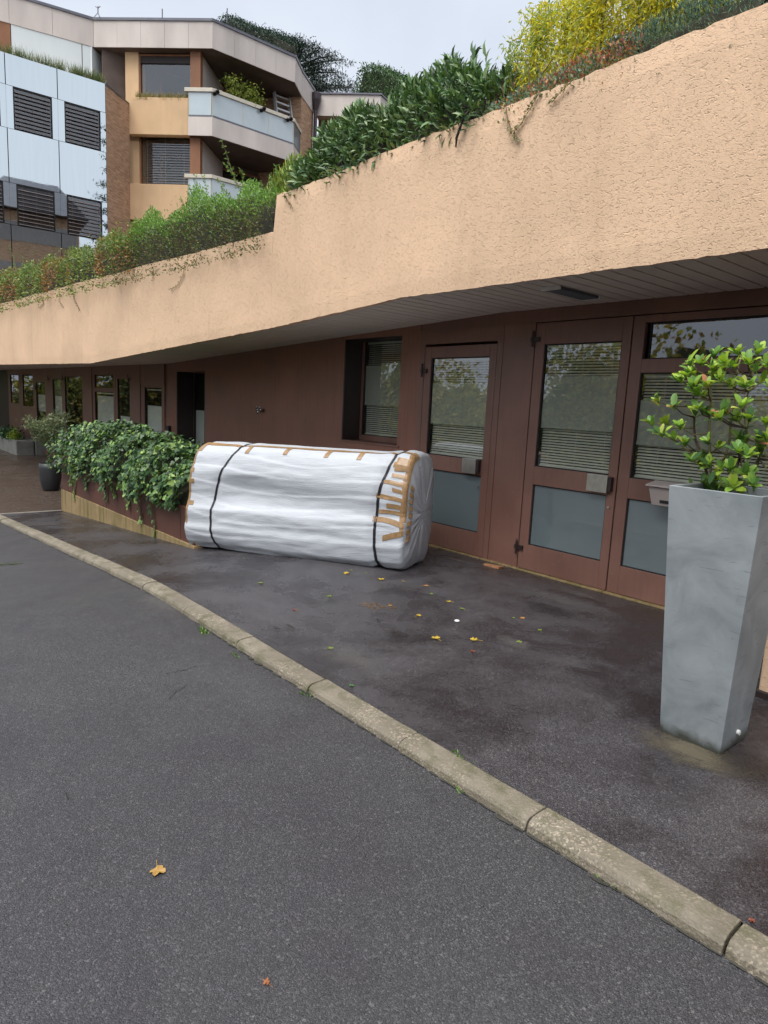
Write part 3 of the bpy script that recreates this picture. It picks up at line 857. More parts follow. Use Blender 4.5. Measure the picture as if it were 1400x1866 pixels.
# ---- stucco planter front: plan line, bottom and top level
def fy(x):
    if x > -7.0: return 4.14
    if x > -12.6: return 4.14 + (x+7.0)*0.0661
    return max(3.77 + (x+12.6)*0.0595, 2.75)
def fbot(x):
    if x > -4.75: return 2.575
    if x > -12.55: return 2.575 + (x+4.75)*0.0625
    return 2.0875 - (-12.55-x)*(-0.006)
def ftop(x):
    if x > -7.02: return 3.885
    return 3.50
def front(x0, x1, top, name):
    mb = MB(); n = int((x1-x0)/0.06); th = 0.24
    rows = 10
    for i in range(n+1):
        x = x0+(x1-x0)*i/n; y = fy(x); zb = fbot(x)+random.gauss(0, .0022); zt = top(x)+random.gauss(0, .004)+0.006*math.sin(x*2.3)
        mb.v += [(x, y+th, zb+.05), (x, y+.03, zb+.004), (x, y+.006, zb)]
        for k in range(1, rows): mb.v.append((x, y+random.gauss(0, .0008), zb+(zt-zb)*k/rows))
        mb.v += [(x, y+.008, zt-.004), (x, y+.03, zt+.004), (x, y+th, zt), (x, y+th, zt-.5)]
    m_ = 3+rows-1+4
    for i in range(n):
        for j in range(m_-1):
            q = i*m_+j; mb.f.append((q, q+m_, q+m_+1, q+1))
        mb.f.append((i*m_+m_-1, (i+1)*m_+m_-1, (i+1)*m_, i*m_))
    mb.f.append(tuple(range(m_))); mb.f.append(tuple(n*m_+j for j in range(m_-1, -1, -1)))
    return mb.build(name, 'stucco', LB, smooth=False)
f1 = front(-7.02, 6.0, ftop, 'planter_front'); f1['label'] = 'high sand stucco front over the doors'
f2 = front(-40, -7.022, ftop, 'planter_front'); f2['label'] = 'lower sand stucco front falling to the left'
# pillar under the front, right of the tall planter
pb = MB(); pb.box(-1.375, -0.85, 4.16, 4.62, 0.0, 2.61); pb.build('pillar', 'stucco', LB, bevel=0.012)
pq = MB(); pq.box(-1.385, -0.84, 4.15, 4.63, -0.05, 0.05); pq.build('pillar_foot', 'brown_dark', LB, bevel=0.01)
# roof of the building: the planted terrace
tz = lambda x: 3.72 if x > -7.02 else 3.33
tr = MB(); tr.box(-6.98, 6.0, 4.36, 9.0, 3.1, 3.72); tr.box(-40, -7.06, 3.0+.2, 9.0, 2.9, 3.33)
tr.v = [(v[0], max(v[1], fy(v[0])+.2) if v[1] < 5 else v[1], v[2]) for v in tr.v]
tr.build('terrace_roof', 'soil', LB)
hx = [-90, -60, -45, -35, -28, -22, -16, -10, -4, 2, 10, 30, 60]
grid_sheet('hillside', 'soil', hx, [8.9, 12, 16, 22, 30, 45, 80, 160], lambda x, y: 3.2 + max(0, y-10)*0.17 + 0.15*math.sin(x*.7+y*.4), kind='structure')
# ================================================================== THE TERRACED BUILDING BEHIND
TB = empty('apartment_building', (-26, 10, 3.3), 'stepped apartment building with balconies, mirror panels and pale concrete roof edge', 'building')
V2 = lambda p: (p.x, p.y)
R1 = at_z(170, 35, 14.0); R2 = at_z(388, 37, 14.0); R3 = at_z(539, 104, 14.0); R4 = at_z(551.5, 131, 14.0); R5 = at_z(573.5, 165, 14.0)
dirA = (Vector(V2(R1))-Vector(V2(at_z(60, 2, 14.0)))).normalized()
R0 = Vector(V2(R1))-dirA*5.0
FC = Facet(V2(R1), V2(R2)); FD = Facet(V2(R2), V2(R3)); FE0 = Facet(V2(R3), V2(R4)); FE = Facet(V2(R4), V2(R5)); FA2 = Facet((R0.x, R0.y), V2(R1))
# roof slab with its panelled edge
rp = [(R0.x, R0.y), V2(R1), V2(R2), V2(R3), V2(R4), V2(R5), (-36, 17), (-36, R0.y)]
def inset(fc_list, d):
    out = []
    for i in range(len(fc_list)-1):
        a, b = fc_list[i], fc_list[i+1]
        A1 = a.p0-a.n*d; B1 = b.p0-b.n*d
        det = a.u.x*(-b.u.y)+a.u.y*b.u.x
        w_ = B1-A1; t = (w_.x*(-b.u.y)+w_.y*b.u.x)/det
        out.append(A1+a.u*t)
    return out
ins = inset([FA2, FC, FD, FE0, FE], 0.06)
core = [tuple(FA2.p0-FA2.n*0.06)] + [tuple(p) for p in ins] + [tuple(Vector(V2(R5))-FE.n*0.06), (-36, 17), (-36, R0.y)]
roof = MB().prism(core, 13.16, 13.96).build('roof', 'concrete', TB)
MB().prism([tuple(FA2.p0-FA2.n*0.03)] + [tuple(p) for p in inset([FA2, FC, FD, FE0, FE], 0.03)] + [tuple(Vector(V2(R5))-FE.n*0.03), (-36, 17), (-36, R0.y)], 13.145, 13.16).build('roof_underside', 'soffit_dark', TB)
for fc, n in ((FA2, 4), (FC, 5), (FD, 4), (FE0, 1), (FE, 1)):
    for i in range(n):
        a0 = fc.len*i/n; a1 = fc.len*(i+1)/n
        fc.bld('edge_panel', 'concrete', roof, a0+.004, a1-.004, -0.058, random.uniform(-.003, .003), 13.148, 13.965)
    fc.bld('coping', 'coping', roof, -0.03, fc.len+.03, -0.3, 0.035, 13.968, 14.05)
# --- beige floors with strip windows
a235, z_p1 = FC.hit(235, 176); a343, _ = FC.hit(343, 180)
a222 = FC.hit(221.5, 150)[0]; a246 = FC.hit(246, 150)[0]; a363 = FC.hit(362, 140)[0]
for (zb, zt) in ((10.42, 11.60), (7.63, 8.82), (4.9, 6.05)):
    FC.bld('parapet', 'render', TB, a235, a343-.005, -0.25, 0.0, zb, zt, bevel=0.01)
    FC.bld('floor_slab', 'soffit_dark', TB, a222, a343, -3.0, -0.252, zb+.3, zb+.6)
for (zb, zt, kind) in ((11.60, 13.15, 'glass'), (8.82, 10.72, 'blind'), (6.05, 7.95, 'blind')):
    FC.bld('pier', 'render', TB, a222, a246-.002, -0.85, -0.30, zb-1.3, zt)
    FC.bld('post', 'wood', TB, a343+.004, a363, -0.42, -0.18, zb-.1, zt)
    w_ = MB(); FC.frame(w_, a246, a343, -0.45, -0.33, zb-.1, zt-.05, 0.05)
    wo_ = w_.build('window', 'wood', TB)
    FC.bld('pane', 'glass', wo_, a246+.05, a343-.05, -0.42, -0.41, zb-.05, zt-.1)
    if kind == 'blind':
        blind(FC, wo_, a246+.06, a343-.06, zb-.04, zt-.1, -0.37, pitch=0.085, mat='slat_light', head=False, tilt=0.35, wdt=0.05)
    else:
        FC.bld('window_head', 'brown_dark', wo_, a246+.05, a343-.05, -0.40, -0.36, zt-.32, zt-.10)
        FC.bld('desk_back', 'slat_light', wo_, a246+.42, a343-.08, -0.75, -0.70, zb-.2, zb+.32)
    FC.bld('room_wall', 'interior', TB, a222, a343+.3, -3.1, -3.0, zb-1.2, zt)
    FC.bld('room_wall', 'dark_room', TB, a222+.002, a222+.1, -3.0, -0.86, zb-1.2, zt)
    FC.bld('room_wall', 'concrete', TB, a363-.12, a363-.02, -3.0, -0.43, zb-.6, zt-.02)
# --- balconies
def balcony(z0, name_z, low):
    slab = [FC.pt(a343, 0, 0)[:2], V2(R2), V2(R3), V2(R4), (R4.x-2.5, R4.y+.2), FC.pt(a343, -3.2, 0)[:2]]
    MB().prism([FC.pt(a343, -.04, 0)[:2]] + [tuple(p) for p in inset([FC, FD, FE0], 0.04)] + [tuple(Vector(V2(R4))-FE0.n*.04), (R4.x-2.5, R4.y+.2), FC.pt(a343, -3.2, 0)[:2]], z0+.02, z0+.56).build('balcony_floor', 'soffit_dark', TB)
    o = MB()
    for fc, a0, a1 in ((FC, a343, FC.len), (FD, 0, FD.len), (FE0, 0, FE0.len)):
        fc.box(o, a0, a1, -0.038, 0.0, z0, z0+.60)
    o = o.build('balcony_edge', 'concrete', TB)
    r = MB()
    for fc, a0, a1 in ((FC, a343-.12, FC.len+.02), (FD, -.02, FD.len+.02), (FE0, -.02, FE0.len)):
        fc.box(r, a0, a1, -0.10, 0.035, z0+1.375, z0+1.50)
    rc = r.build('handrail', 'railcap', TB, bevel=0.01)
    for fc, cuts in ((FC, [a343+.02, FC.len-.02]), (FD, [0.02, FD.len*.36, FD.len*.67, FD.len-.02]), (FE0, [0.02, FE0.len-.02])):
        for i in range(len(cuts)-1):
            fc.bld('glass_pane', 'rail_pane' if fc is not FE0 else 'frost_light', TB, cuts[i]+.012, cuts[i+1]-.012, -0.03, -0.012, z0+.66, z0+1.372)
            fc.bld('rail_post', 'railcap', TB, cuts[i]-.012, cuts[i]+.010, -0.04, -0.006, z0+.605, z0+1.374)
        fc.bld('glass_track', 'coping', TB, cuts[0], cuts[-1], -0.045, 0.004, z0+.603, z0+.655)
    return rc
rc1 = balcony(10.42, 1, False); rc2 = balcony(7.67, 2, True)
FDb = Facet((R2.x-2.6, R2.y-1.2), (R3.x-2.0, R3.y+.8))
for zb in (11.02, 8.27, 5.5):
    FDb.bld('back_wall', 'soffit_dark', TB, -1.5, FDb.len, -0.2, 0.0, zb-.2, zb+2.3)
    wv = MB(); FDb.frame(wv, 0.4, FDb.len-.5, 0.0, 0.05, zb, zb+2.0, 0.07); wv = wv.build('window', 'wood', TB)
    FDb.bld('pane', 'glass', wv, 0.47, FDb.len-.57, 0.02, 0.03, zb+.07, zb+1.93)
    FDb.bld('pane', 'dark_room', wv, 0.47, FDb.len-.57, 0.004, 0.012, zb+.07, zb+1.93)
FD.bld('wall', 'soffit_dark', TB, 0.0, FD.len, -4.2, -4.0, 4.0, 13.1)
# spot lamps in pairs under the handrail
for (x_, y_) in ((389, 171), (394, 168), (474, 201.5), (479, 198.5), (522, 219), (528, 217)):
    fc = FD; a, z = fc.hit(x_, y_); p = Vector(fc.pt(a, 0.08, z))
    mb = MB(); nn = Vector((fc.n.x, fc.n.y, -0.9)).normalized()
    mb.tube([p-nn*.07, p-nn*.02, p+nn*.05, p+nn*.055], [.02, .055, .07, .05], 12)
    mb.build('spot_lamp', 'black_plastic', rc1, smooth=True)
# timber end wall, then the lower wing
FE.bld('end_wall', 'stone', TB, 0.02, FE.len, -3.0, -0.02, 4.0, 13.95)
FF = Facet(V2(R5), (R5.x+FC.u.x*6.0, R5.y+FC.u.y*6.0))
zf1 = FF.hit(600, 169)[1]; zf0 = FF.hit(600, 211)[1]
am = FF.hit(694, 172)[0]
WG = empty('side_wing', FF.pt(2, -1, 4.0), 'pale flat-roofed side wing right of the stepped building', 'building')
wr_ = FF.bld('roof', 'concrete', WG, 0.1, am, -6, 0.0, zf0, zf1-.06)
k = MB(); e0 = Vector(FF.pt(am, 0, 0)); e1 = e0+Vector((FF.u.x*.5-FF.n.x*1.2, FF.u.y*.5-FF.n.y*1.2, 0))
FG = Facet(V2(e0), V2(e1)); FG.bld('roof_return', 'concrete', WG, 0.003, FG.len+2, -0.6, 0.0, zf0, zf1-.06)
FF.bld('coping', 'coping', wr_, 0.05, am+.05, -6, 0.05, zf1-.058, zf1)
FG.bld('coping', 'coping', wr_, 0.06, FG.len+2, -0.6, 0.05, zf1-.057, zf1+.002)
FF.bld('timber_head', 'wood', WG, 0.1, am, -1.2, -0.5, zf0-.42, zf0-.005)
ww = MB(); FF.frame(ww, 0.45, 2.4, -0.75, -0.62, zf0-2.8, zf0-.44, 0.08); ww = ww.build('window', 'wood', WG)
FF.bld('pane', 'frost_light', ww, 0.53, 2.32, -0.70, -0.69, zf0-2.72, zf0-.52)
FF.bld('wall', 'render', WG, 2.4, am, -1.2, -0.62, 3.6, zf0-.42)
FF.bld('wall', 'render', WG, 0.1, 2.4, -1.2, -0.72, 3.6, zf0-2.8)
dp = MB(); a_ = FF.hit(577, 190)[0]; c_ = FF.pt(a_, 0.16, 0)
dp.tube([(c_[0], c_[1], 4.0), (c_[0], c_[1], zf1-.75), (c_[0], c_[1], zf1-.35), (c_[0], c_[1], zf1-.12)], [.075, .075, .2, .22], 10)
dp.build('downpipe', 'pipe', WG, smooth=False)
# --- mirror-glass wing on the left
pA1 = at_z(192, 152, 11.4); pA0 = at_z(0, 92, 11.4)
dA = (Vector(V2(pA1))-Vector(V2(pA0))).normalized(); pAs = Vector(V2(pA0))-dA*1.4
FA = Facet((pAs.x, pAs.y), V2(pA1))
def aA(x, y): return FA.hit(x, y)[0]
zr = [11.4] + [FA.hit(x_, y_)[1] for x_, y_ in ((191.6, 205.7), (193, 277.7), (195.4, 370), (198, 440))]
zr += [zr[4]-(zr[2]-zr[3]), zr[4]-(zr[2]-zr[4])]
mod = (aA(192, 152)-aA(8, 94))/2
jn = [FA.len-mod*i for i in range(0, 4)]; jn.append(0.0); jn = jn[::-1]
for row in (0, 2, 4):
    zt, zb = zr[row], zr[row+1]
    for i in range(len(jn)-1):
        if jn[i+1]-jn[i] > 0.1: FA.bld('mirror_panel', 'mirror', TB, jn[i]+.012, jn[i+1]-.012, -0.03, random.uniform(-.002, .002), zb+.012, zt-.012)
FA.bld('panel_backing', 'seal', TB, 0.0, FA.len, -0.3, -0.05, zr[6], 11.35)
for row in (1, 3, 5):
    zt, zb = zr[row], zr[row+1]
    for i in range(len(jn)-1):
        m0, m1 = jn[i], jn[i+1]
        if m1-m0 < 0.2: continue
        wA, wB = m0+(m1-m0)*.13, m0+(m1-m0)*.885
        if m1-m0 > mod*.9:
            FA.bld('mirror_panel', 'mirror', TB, m0+.0, wA, -0.03, random.uniform(-.002, .002), zb, zt)
            FA.bld('mirror_panel', 'mirror', TB, wB, m1-.004, -0.03, random.uniform(-.002, .002), zb, zt)
        f_ = MB(); FA.frame(f_, wA, wB, -0.046, -0.008, zb, zt, 0.035); f_ = f_.build('window', 'seal', TB)
        FA.bld('pane', 'glass', f_, wA+.035, wB-.035, -0.044, -0.040, zb+.035, zt-.035)
        blind(FA, f_, wA+.05, wB-.05, zb+.03, zt-.02, -0.012, pitch=0.112, mat='slat_dark', head=False, tilt=0.45, wdt=0.085)
FA.bld('parapet_top', 'coping', TB, 0, FA.len, -0.3, -0.032, 11.36, 11.405)
FA.bld('terrace_floor', 'concrete', TB, 0, FA.len, -3.2, -0.3, 10.9, 11.1)
FB = Facet(V2(pA1), V2(Vector(FC.pt(a235, -0.02, 0))))
FB.bld('return_wall', 'stone', TB, 0.02, FB.len, -0.4, 0.0, 3.3, 11.36)
FB.bld('parapet_top', 'coping', TB, 0.0, FB.len, -0.42, 0.015, 11.362, 11.41)
# set-back top floor of that wing: white panels and a brown one
U1 = at_z(168, 84, 13.145); U2 = at_z(214, 126, 13.145)
FU = Facet((U1.x-dirA.x*4.6, U1.y-dirA.y*4.6), V2(U1)); FU2 = Facet(V2(U1), V2(U2))
FU = Facet((FU.p0.x-FU.n.x*.03, FU.p0.y-FU.n.y*.03), (U1.x-FU.n.x*.03, U1.y-FU.n.y*.03))
ab = FU.hit(20, 60)[0]; aj = FU.hit(150, 100)[0]
FU.bld('timber_panel', 'wood', TB, 0.0, ab-.01, -0.3, -0.02, 11.1, 13.14)
FU.bld('white_panel', 'white_panel', TB, ab+.01, aj-.012, -0.3, -0.02, 11.1, 13.14)
FU.bld('white_panel', 'white_panel', TB, aj+.012, FU.len, -0.3, -0.02, 11.1, 13.14)
FU2.bld('white_panel', 'white_panel', TB, 0.012, FU2.len, -0.3, -0.02, 11.1, 13.14)
FC.bld('timber_panel', 'wood', TB, -0.3, a222, -1.6, -1.4, 10.4, 13.14)
# unseen dark mass added to keep daylight from leaking through
mass = MB(); mass.prism([(-30, 4.2), (-27.6, 4.2), (-27.6, 9.0), (-26.2, 13.6), (-27.0, 16.0), (-35, 16.0), (-35, 4.2)], 3.3, 13.1); mass.build('daylight_block', 'dark_room', TB)

# roof bits
def mast(p, h, r=0.02, label='', name='roof_mast'):
    o = MB().tube([p, p+Vector((0, 0, h))], r, 6).build(name, 'coping', None)
    return tag(o, label, 'mast')
mast(at_z(296, 33, 14.04), 0.28, label='thin post standing on the roof edge above the big window')
pz = at_z(414, 42, 14.04); mast(pz, 0.45, label='thin post on the roof in front of the dark hedge')
an = at_z(179, 33, 14.04); t_ = MB()
for k_ in range(3):
    q = Vector((math.cos(k_*2.1), math.sin(k_*2.1), 0))*.14
    t_.tube([an+q, an+Vector((0, 0, .16))], 0.014, 5)
t_.tube([an+Vector((0, 0, .16)), an+Vector((0, 0, .36))], 0.018, 6)
t_.tube([an+Vector((-.06, -.06, .36)), an+Vector((0, 0, .30)), an+Vector((.06, .06, .36))], 0.014, 5)
tag(t_.build('antenna', 'coping', None), 'small tripod antenna on the roof corner at far left', 'antenna')
# folding stair leaning on the balcony
sA = FD.hit(505, 205); sB = FD.hit(533, 205)
st = empty('steep_stair', FD.pt(FD.len*.8, -1.0, 11.0), 'steep grey metal stair on the upper balcony under the roof edge', 'stair')
a0_, z0_ = FD.hit(503, 205); a1_, _ = FD.hit(531, 216); a0t, z1_ = FD.hit(515, 158)
p00 = Vector(FD.pt(a0_+.42, -0.4, 10.98)); p01 = Vector(FD.pt(a1_+.42, -0.4, 10.98)); up = Vector((FD.u.x*.25-FD.n.x*.9, FD.u.y*.25-FD.n.y*.9, 2.15))
for q in (p00, p01):
    MB().tube([q, q+up], 0.055, 6).build('stringer', 'alu', st); MB().tube([q+Vector((0, 0, .35)), q+up+Vector((0, 0, .35))], 0.035, 6).build('handrail', 'alu', st)
    MB().tube([q+Vector((0, 0, .16)), q+up+Vector((0, 0, .16))], 0.015, 6).build('handrail', 'alu', st)
for k_ in range(8):
    c0 = p00+up*(k_+.5)/8; c1 = p01+up*(k_+.5)/8; n3 = Vector((-FD.n.x, -FD.n.y, 0))*.1
    MB().hexa([c0-n3, c1-n3, c1+n3, c0+n3], [c0-n3+Vector((0, 0, .06)), c1-n3+Vector((0, 0, .06)), c1+n3+Vector((0, 0, .06)), c0+n3+Vector((0, 0, .06))]).build('tread', 'alu', st)
# ================================================================== THE WRAPPED BUNDLE
def catmull(pts, n):
    pts = np.array(pts, float); k = len(pts); out = []
    seg = np.linalg.norm(np.roll(pts, -1, 0)-pts, axis=1); per = seg.sum(); cum = np.concatenate([[0], np.cumsum(seg)])
    for i in range(n):
        s = per*i/n; j = min(np.searchsorted(cum, s, side='right')-1, k-1); t = (s-cum[j])/seg[j]
        p0, p1, p2, p3 = pts[j-1], pts[j], pts[(j+1) % k], pts[(j+2) % k]
        out.append(0.5*((2*p1)+(-p0+p2)*t+(2*p0-5*p1+4*p2-p3)*t*t+(-p0+3*p1-3*p2+p3)*t**3))
    return np.array(out), per
B0 = at_g(343, 999); B1 = at_g(724, 1043)
bu = (B1-B0); BL = bu.length + 0.10; bu.normalize(); bv = Vector((-bu.y, bu.x, 0)).normalized(); bw_ = Vector((0, 0, 1))
BC0 = B0-bu*0.05
# section (v = away from the camera, z), from the front foot upwards
SEC = [(0.14, 0.0), (0.05, 0.02), (-0.005, 0.08), (-0.032, 0.19), (-0.038, 0.235), (-0.020, 0.295), (-0.022, 0.455), (0.020, 0.545), (0.024, 0.60), (0.034, 0.845),
       (0.105, 1.02), (0.145, 1.08), (0.21, 1.125), (0.32, 1.145), (0.46, 1.15), (0.60, 1.14), (0.69, 1.09), (0.74, 0.97), (0.76, 0.78), (0.76, 0.5), (0.74, 0.2), (0.69, 0.05), (0.60, 0.0), (0.36, -0.005)]
NT, NS = 300, 150
def polyline(pts, n):
    pts = np.array(pts, float); q = np.vstack([pts, pts[:1]]); seg = np.linalg.norm(np.diff(q, axis=0), axis=1); cum = np.concatenate([[0], np.cumsum(seg)]); u = np.linspace(0, cum[-1], n, endpoint=False)
    o = np.stack([np.interp(u, cum, q[:, 0]), np.interp(u, cum, q[:, 1])], 1)
    for _ in range(2): o = (np.roll(o, 1, 0)+2*o+np.roll(o, -1, 0))/4
    return o, cum[-1]
sec, PER = polyline(SEC, NT)
cen = np.array([0.38, 0.52])
from mathutils import noise as mnoise
def bundle_pt(s, ti, off=0.0):
    """s: metres along, ti: index round the section (float), off: metres above the skin"""
    z_here = sec[int(ti) % NT][1]; front_ = sec[int(ti) % NT][0] < 0.25 and 0.12 < z_here < 1.0
    if front_: ti = ti + 9.0*math.sin(math.pi*(z_here-.12)/.88)*(mnoise.noise(Vector((s*0.95, 3.1, 0.4))) + 0.5*mnoise.noise(Vector((s*2.3, z_here*2.5, 6.4))))
    i0 = int(math.floor(ti)) % NT; fr = ti-math.floor(ti)
    p = sec[i0]*(1-fr)+sec[(i0+1) % NT]*fr
    pn = sec[(i0+2) % NT]-sec[(i0-1) % NT]; nrm = np.array([-pn[1], pn[0]]); nrm = nrm/np.linalg.norm(nrm)
    if np.dot(nrm, p-cen) < 0: nrm = -nrm
    top = min(1.0, max(0.0, p[1]/1.1))
    # slanted, rounded ends
    e = 0.085 if s < BL/2 else 0.065; d = min(s, BL-s); k = 1.0; e0 = 0.80 if s < BL/2 else 0.87
    if d < e: k = (1-((e-d)/e)**2.4)**(1/2.4) if d > 0 else 0.0
    q = cen+(p-cen)*(e0+(1-e0)*k if d > 0 else e0)
    # folds, dents, strap pinches
    b = 0.016*mnoise.noise(Vector((s*0.75, ti*0.05, 1.7))) + 0.008*mnoise.noise(Vector((s*1.3, ti*0.127, 5.1))) + 0.004*mnoise.noise(Vector((s*5.0, ti*0.2, 9.1)))
    # overlapping layers of sheet: gentle slopes that end in a sharp lip, fading in and out along the bundle
    ph = ti/NT*19 + 0.9*mnoise.noise(Vector((s*0.7, ti*0.02, 4.4))) + 0.25*s
    fr_ = ph-math.floor(ph); saw = fr_ if fr_ < 0.86 else (1-fr_)*0.86/0.14
    b += (saw-0.4)*0.012*max(0.0, 0.55+0.9*mnoise.noise(Vector((s*0.8+7, math.floor(ph)*3.3, 8.2))))
    b += -0.060*math.exp(-((s-0.75)/0.36)**2)*math.exp(-((p[1]-0.66)/0.16)**2)*(1 if p[0] < 0.3 else 0)
    b += -0.03*math.exp(-((s-1.5)/0.5)**2)*math.exp(-((p[1]-0.60)/0.12)**2)*(1 if p[0] < 0.3 else 0)
    for st, wd, dp in ((BL-.32+.3*(top-.4)**2, 0.05, 0.030), (.38+.55*(top-.4)**2, 0.05, 0.012)):
        b -= dp*math.exp(-((s-st)/wd)**2)
    lump = 0.03*math.exp(-((s-BL*0.93)/0.12)**2)*top
    q = q+nrm*(b*k+off+lump)
    z = max(q[1], 0.0+off*0.2)*(1+.045*(1-s/BL))
    sk = 0.10*(p[1]-0.5)*0.35                      # ends lean a little
    sd_ = s+sk*(1-s/BL)
    P = BC0+bu*sd_+bv*float(q[0])
    gz = B0.z+(B1.z-B0.z)*(sd_/BL)
    return Vector((P.x, P.y, gz+z))
BD = empty('wrapped_bundle', tuple(B0), 'large bundle wrapped in white foam sheet with brown tape and two black straps', 'bundle')
mb = MB()
ss = [BL*(0.5-0.5*math.cos(math.pi*(0.04+0.92*i/NS))) for i in range(NS+1)]
ss = [-0.0+BL*(x_-ss[0])/(ss[-1]-ss[0]) for x_ in ss]
ss = [x_ if i else 0.0004 for i, x_ in enumerate(ss)]; ss[-1] = BL-0.0004
for s in ss:
    for t in range(NT): mb.v.append(tuple(bundle_pt(s, t)))
for i in range(NS):
    for t in range(NT):
        a = i*NT+t; b2 = i*NT+(t+1) % NT; mb.f.append((a, a+NT, b2+NT, b2))
# end faces, slightly bulging
for end, base, sgn in ((0, 0, -1), (1, NS*NT, 1)):
    ring = [Vector(mb.v[base+t]) for t in range(NT)]; c = sum(ring, Vector())/NT
    prev = base
    for rr, bu_ in ((0.9, .018), (0.6, .03), (0.3, .036)):
        k0 = len(mb.v)
        for t in range(NT):
            j = 0.012*mnoise.noise(Vector((t*.12, rr*5, end*9)))
            mb.v.append(tuple(c+(ring[t]-c)*rr+bu*sgn*(bu_+j)))
        for t in range(NT):
            a, b2 = prev+t, prev+(t+1) % NT; a2, b3 = k0+t, k0+(t+1) % NT
            mb.f.append((a, a2, b3, b2) if sgn > 0 else (b2, b3, a2, a))
        prev = k0
    k0 = len(mb.v); mb.v.append(tuple(c+bu*sgn*.038))
    for t in range(NT):
        a, b2 = prev+t, prev+(t+1) % NT; mb.f.append((a, k0, b2) if sgn > 0 else (b2, k0, a))
wrap = mb.build('foam_wrap', 'wrap', BD, smooth=True)
uvl = wrap.data.uv_layers.new(name='uv')
nv = len(mb.v); uvv = np.zeros((nv, 2))
for i, s in enumerate(ss): uvv[i*NT:(i+1)*NT, 0] = s; uvv[i*NT:(i+1)*NT, 1] = np.arange(NT)/NT*PER
for j in range((NS+1)*NT, nv): uvv[j] = (mb.v[j][0]*.5, mb.v[j][2])
li = np.zeros(len(wrap.data.loops), np.int32); wrap.data.loops.foreach_get('vertex_index', li)
uvl.data.foreach_set('uv', uvv[li].ravel().astype(np.float32))
def patch(s_of, t0, t1, wdt, name, mat, off, nt=None, along='t', parent=BD, wn=2):
    """a ribbon on the skin following the section from t0 to t1 at s_of(t)"""
    nt = nt or max(2, int(abs(t1-t0))); m_ = MB()
    for i in range(nt+1):
        t = t0+(t1-t0)*i/nt
        for k_ in range(wn+1): m_.v.append(tuple(bundle_pt(min(max(s_of(t)+wdt*(k_/wn-.5), .002), BL-.002), t, off)))
    for i in range(nt):
        for k_ in range(wn): a = i*(wn+1)+k_; m_.f.append((a, a+1, a+wn+2, a+wn+1))
    o = m_.build(name, mat, parent)
    sm = o.modifiers.new('thick', 'SOLIDIFY'); sm.thickness = 0.0015; sm.offset = 0
    return o
def strip(s0, s1, t, wt, name='tape', off=0.003, slope=0.0):
    wt *= NT/200; slope *= NT/200
    """a tape lying along the bundle"""
    n_ = max(2, int(abs(s1-s0)/0.02)); m_ = MB()
    for i in range(n_+1):
        s = s0+(s1-s0)*i/n_
        for k_ in range(3): m_.v.append(tuple(bundle_pt(min(max(s, .002), BL-.002), t+wt*(k_/2-.5)+slope*i/n_, off)))
    for i in range(n_):
        for k_ in range(2): a = i*3+k_; m_.f.append((a, a+3, a+4, a+1))
    o = m_.build(name, 'tape', BD)
    sm = o.modifiers.new('thick', 'SOLIDIFY'); sm.thickness = 0.0012; sm.offset = 0
    return o
def t_at(z, front=True):
    best = min(range(NT//2 if front else NT), key=lambda i: abs(sec[i][1]-z)+(0 if sec[i][0] < 0.53 else 9)); return best
tt = t_at(1.135)
# straps (all the way round)
patch(lambda t: .38+.55*(min(1, max(0, sec[int(t) % NT][1]/1.1))-.4)**2, 0, NT, 0.026, 'strap', 'strap', 0.005, NT)
patch(lambda t: BL-.32+.3*(min(1, max(0, sec[int(t) % NT][1]/1.1))-.4)**2, 0, NT, 0.030, 'strap', 'strap', 0.005, NT)
# tape along the top edge and tabs hanging from it
strip(0.06, BL-0.02, tt-1.0, 4.2, off=0.003)
for fr in (0.035, 0.275, 0.46, 0.645, 0.785):
    patch(lambda t, fr=fr: BL*fr+0.008*(t-tt)*0.15, tt-14, tt+1, 0.050, 'tape', 'tape', 0.0045)
# left edge
patch(lambda t: 0.035, t_at(0.30), tt, 0.05, 'tape', 'tape', 0.003)
for z_, l_ in ((0.86, .07), (0.74, .085), (0.52, .10)):
    strip(0.02, 0.02+l_, t_at(z_), 2.7, off=0.004)
# right end: a band along the edge and the many short strips over it
patch(lambda t: BL-0.035+0.010*math.sin(t*.2), t_at(0.36), tt+4, 0.036, 'tape', 'tape', 0.0035)
patch(lambda t: BL-0.012, t_at(0.46), tt+3, 0.02, 'tape', 'tape', 0.005)
for z_, l_, sl_, wt_ in ((0.92, .17, 0, 2.8), (0.83, .26, -.4, 2.8), (0.74, .14, -1.2, 2.6), (0.65, .32, -.8, 2.7), (0.575, .19, -.3, 2.6), (0.52, .29, -.6, 1.9), (0.42, .34, -3.4, 2.6), (0.35, .20, 3.2, 2.9)):
    strip(BL-.012-l_, BL-.006, t_at(z_)-sl_*NT/200, wt_, slope=sl_, off=0.0045)
for z_ in (1.035, 0.99, 1.075): strip(BL-.19+.2*abs(z_-1.03)*3, BL-.006, t_at(z_), 3.2, off=0.0055+.001*z_, slope=random.uniform(-1, 1))
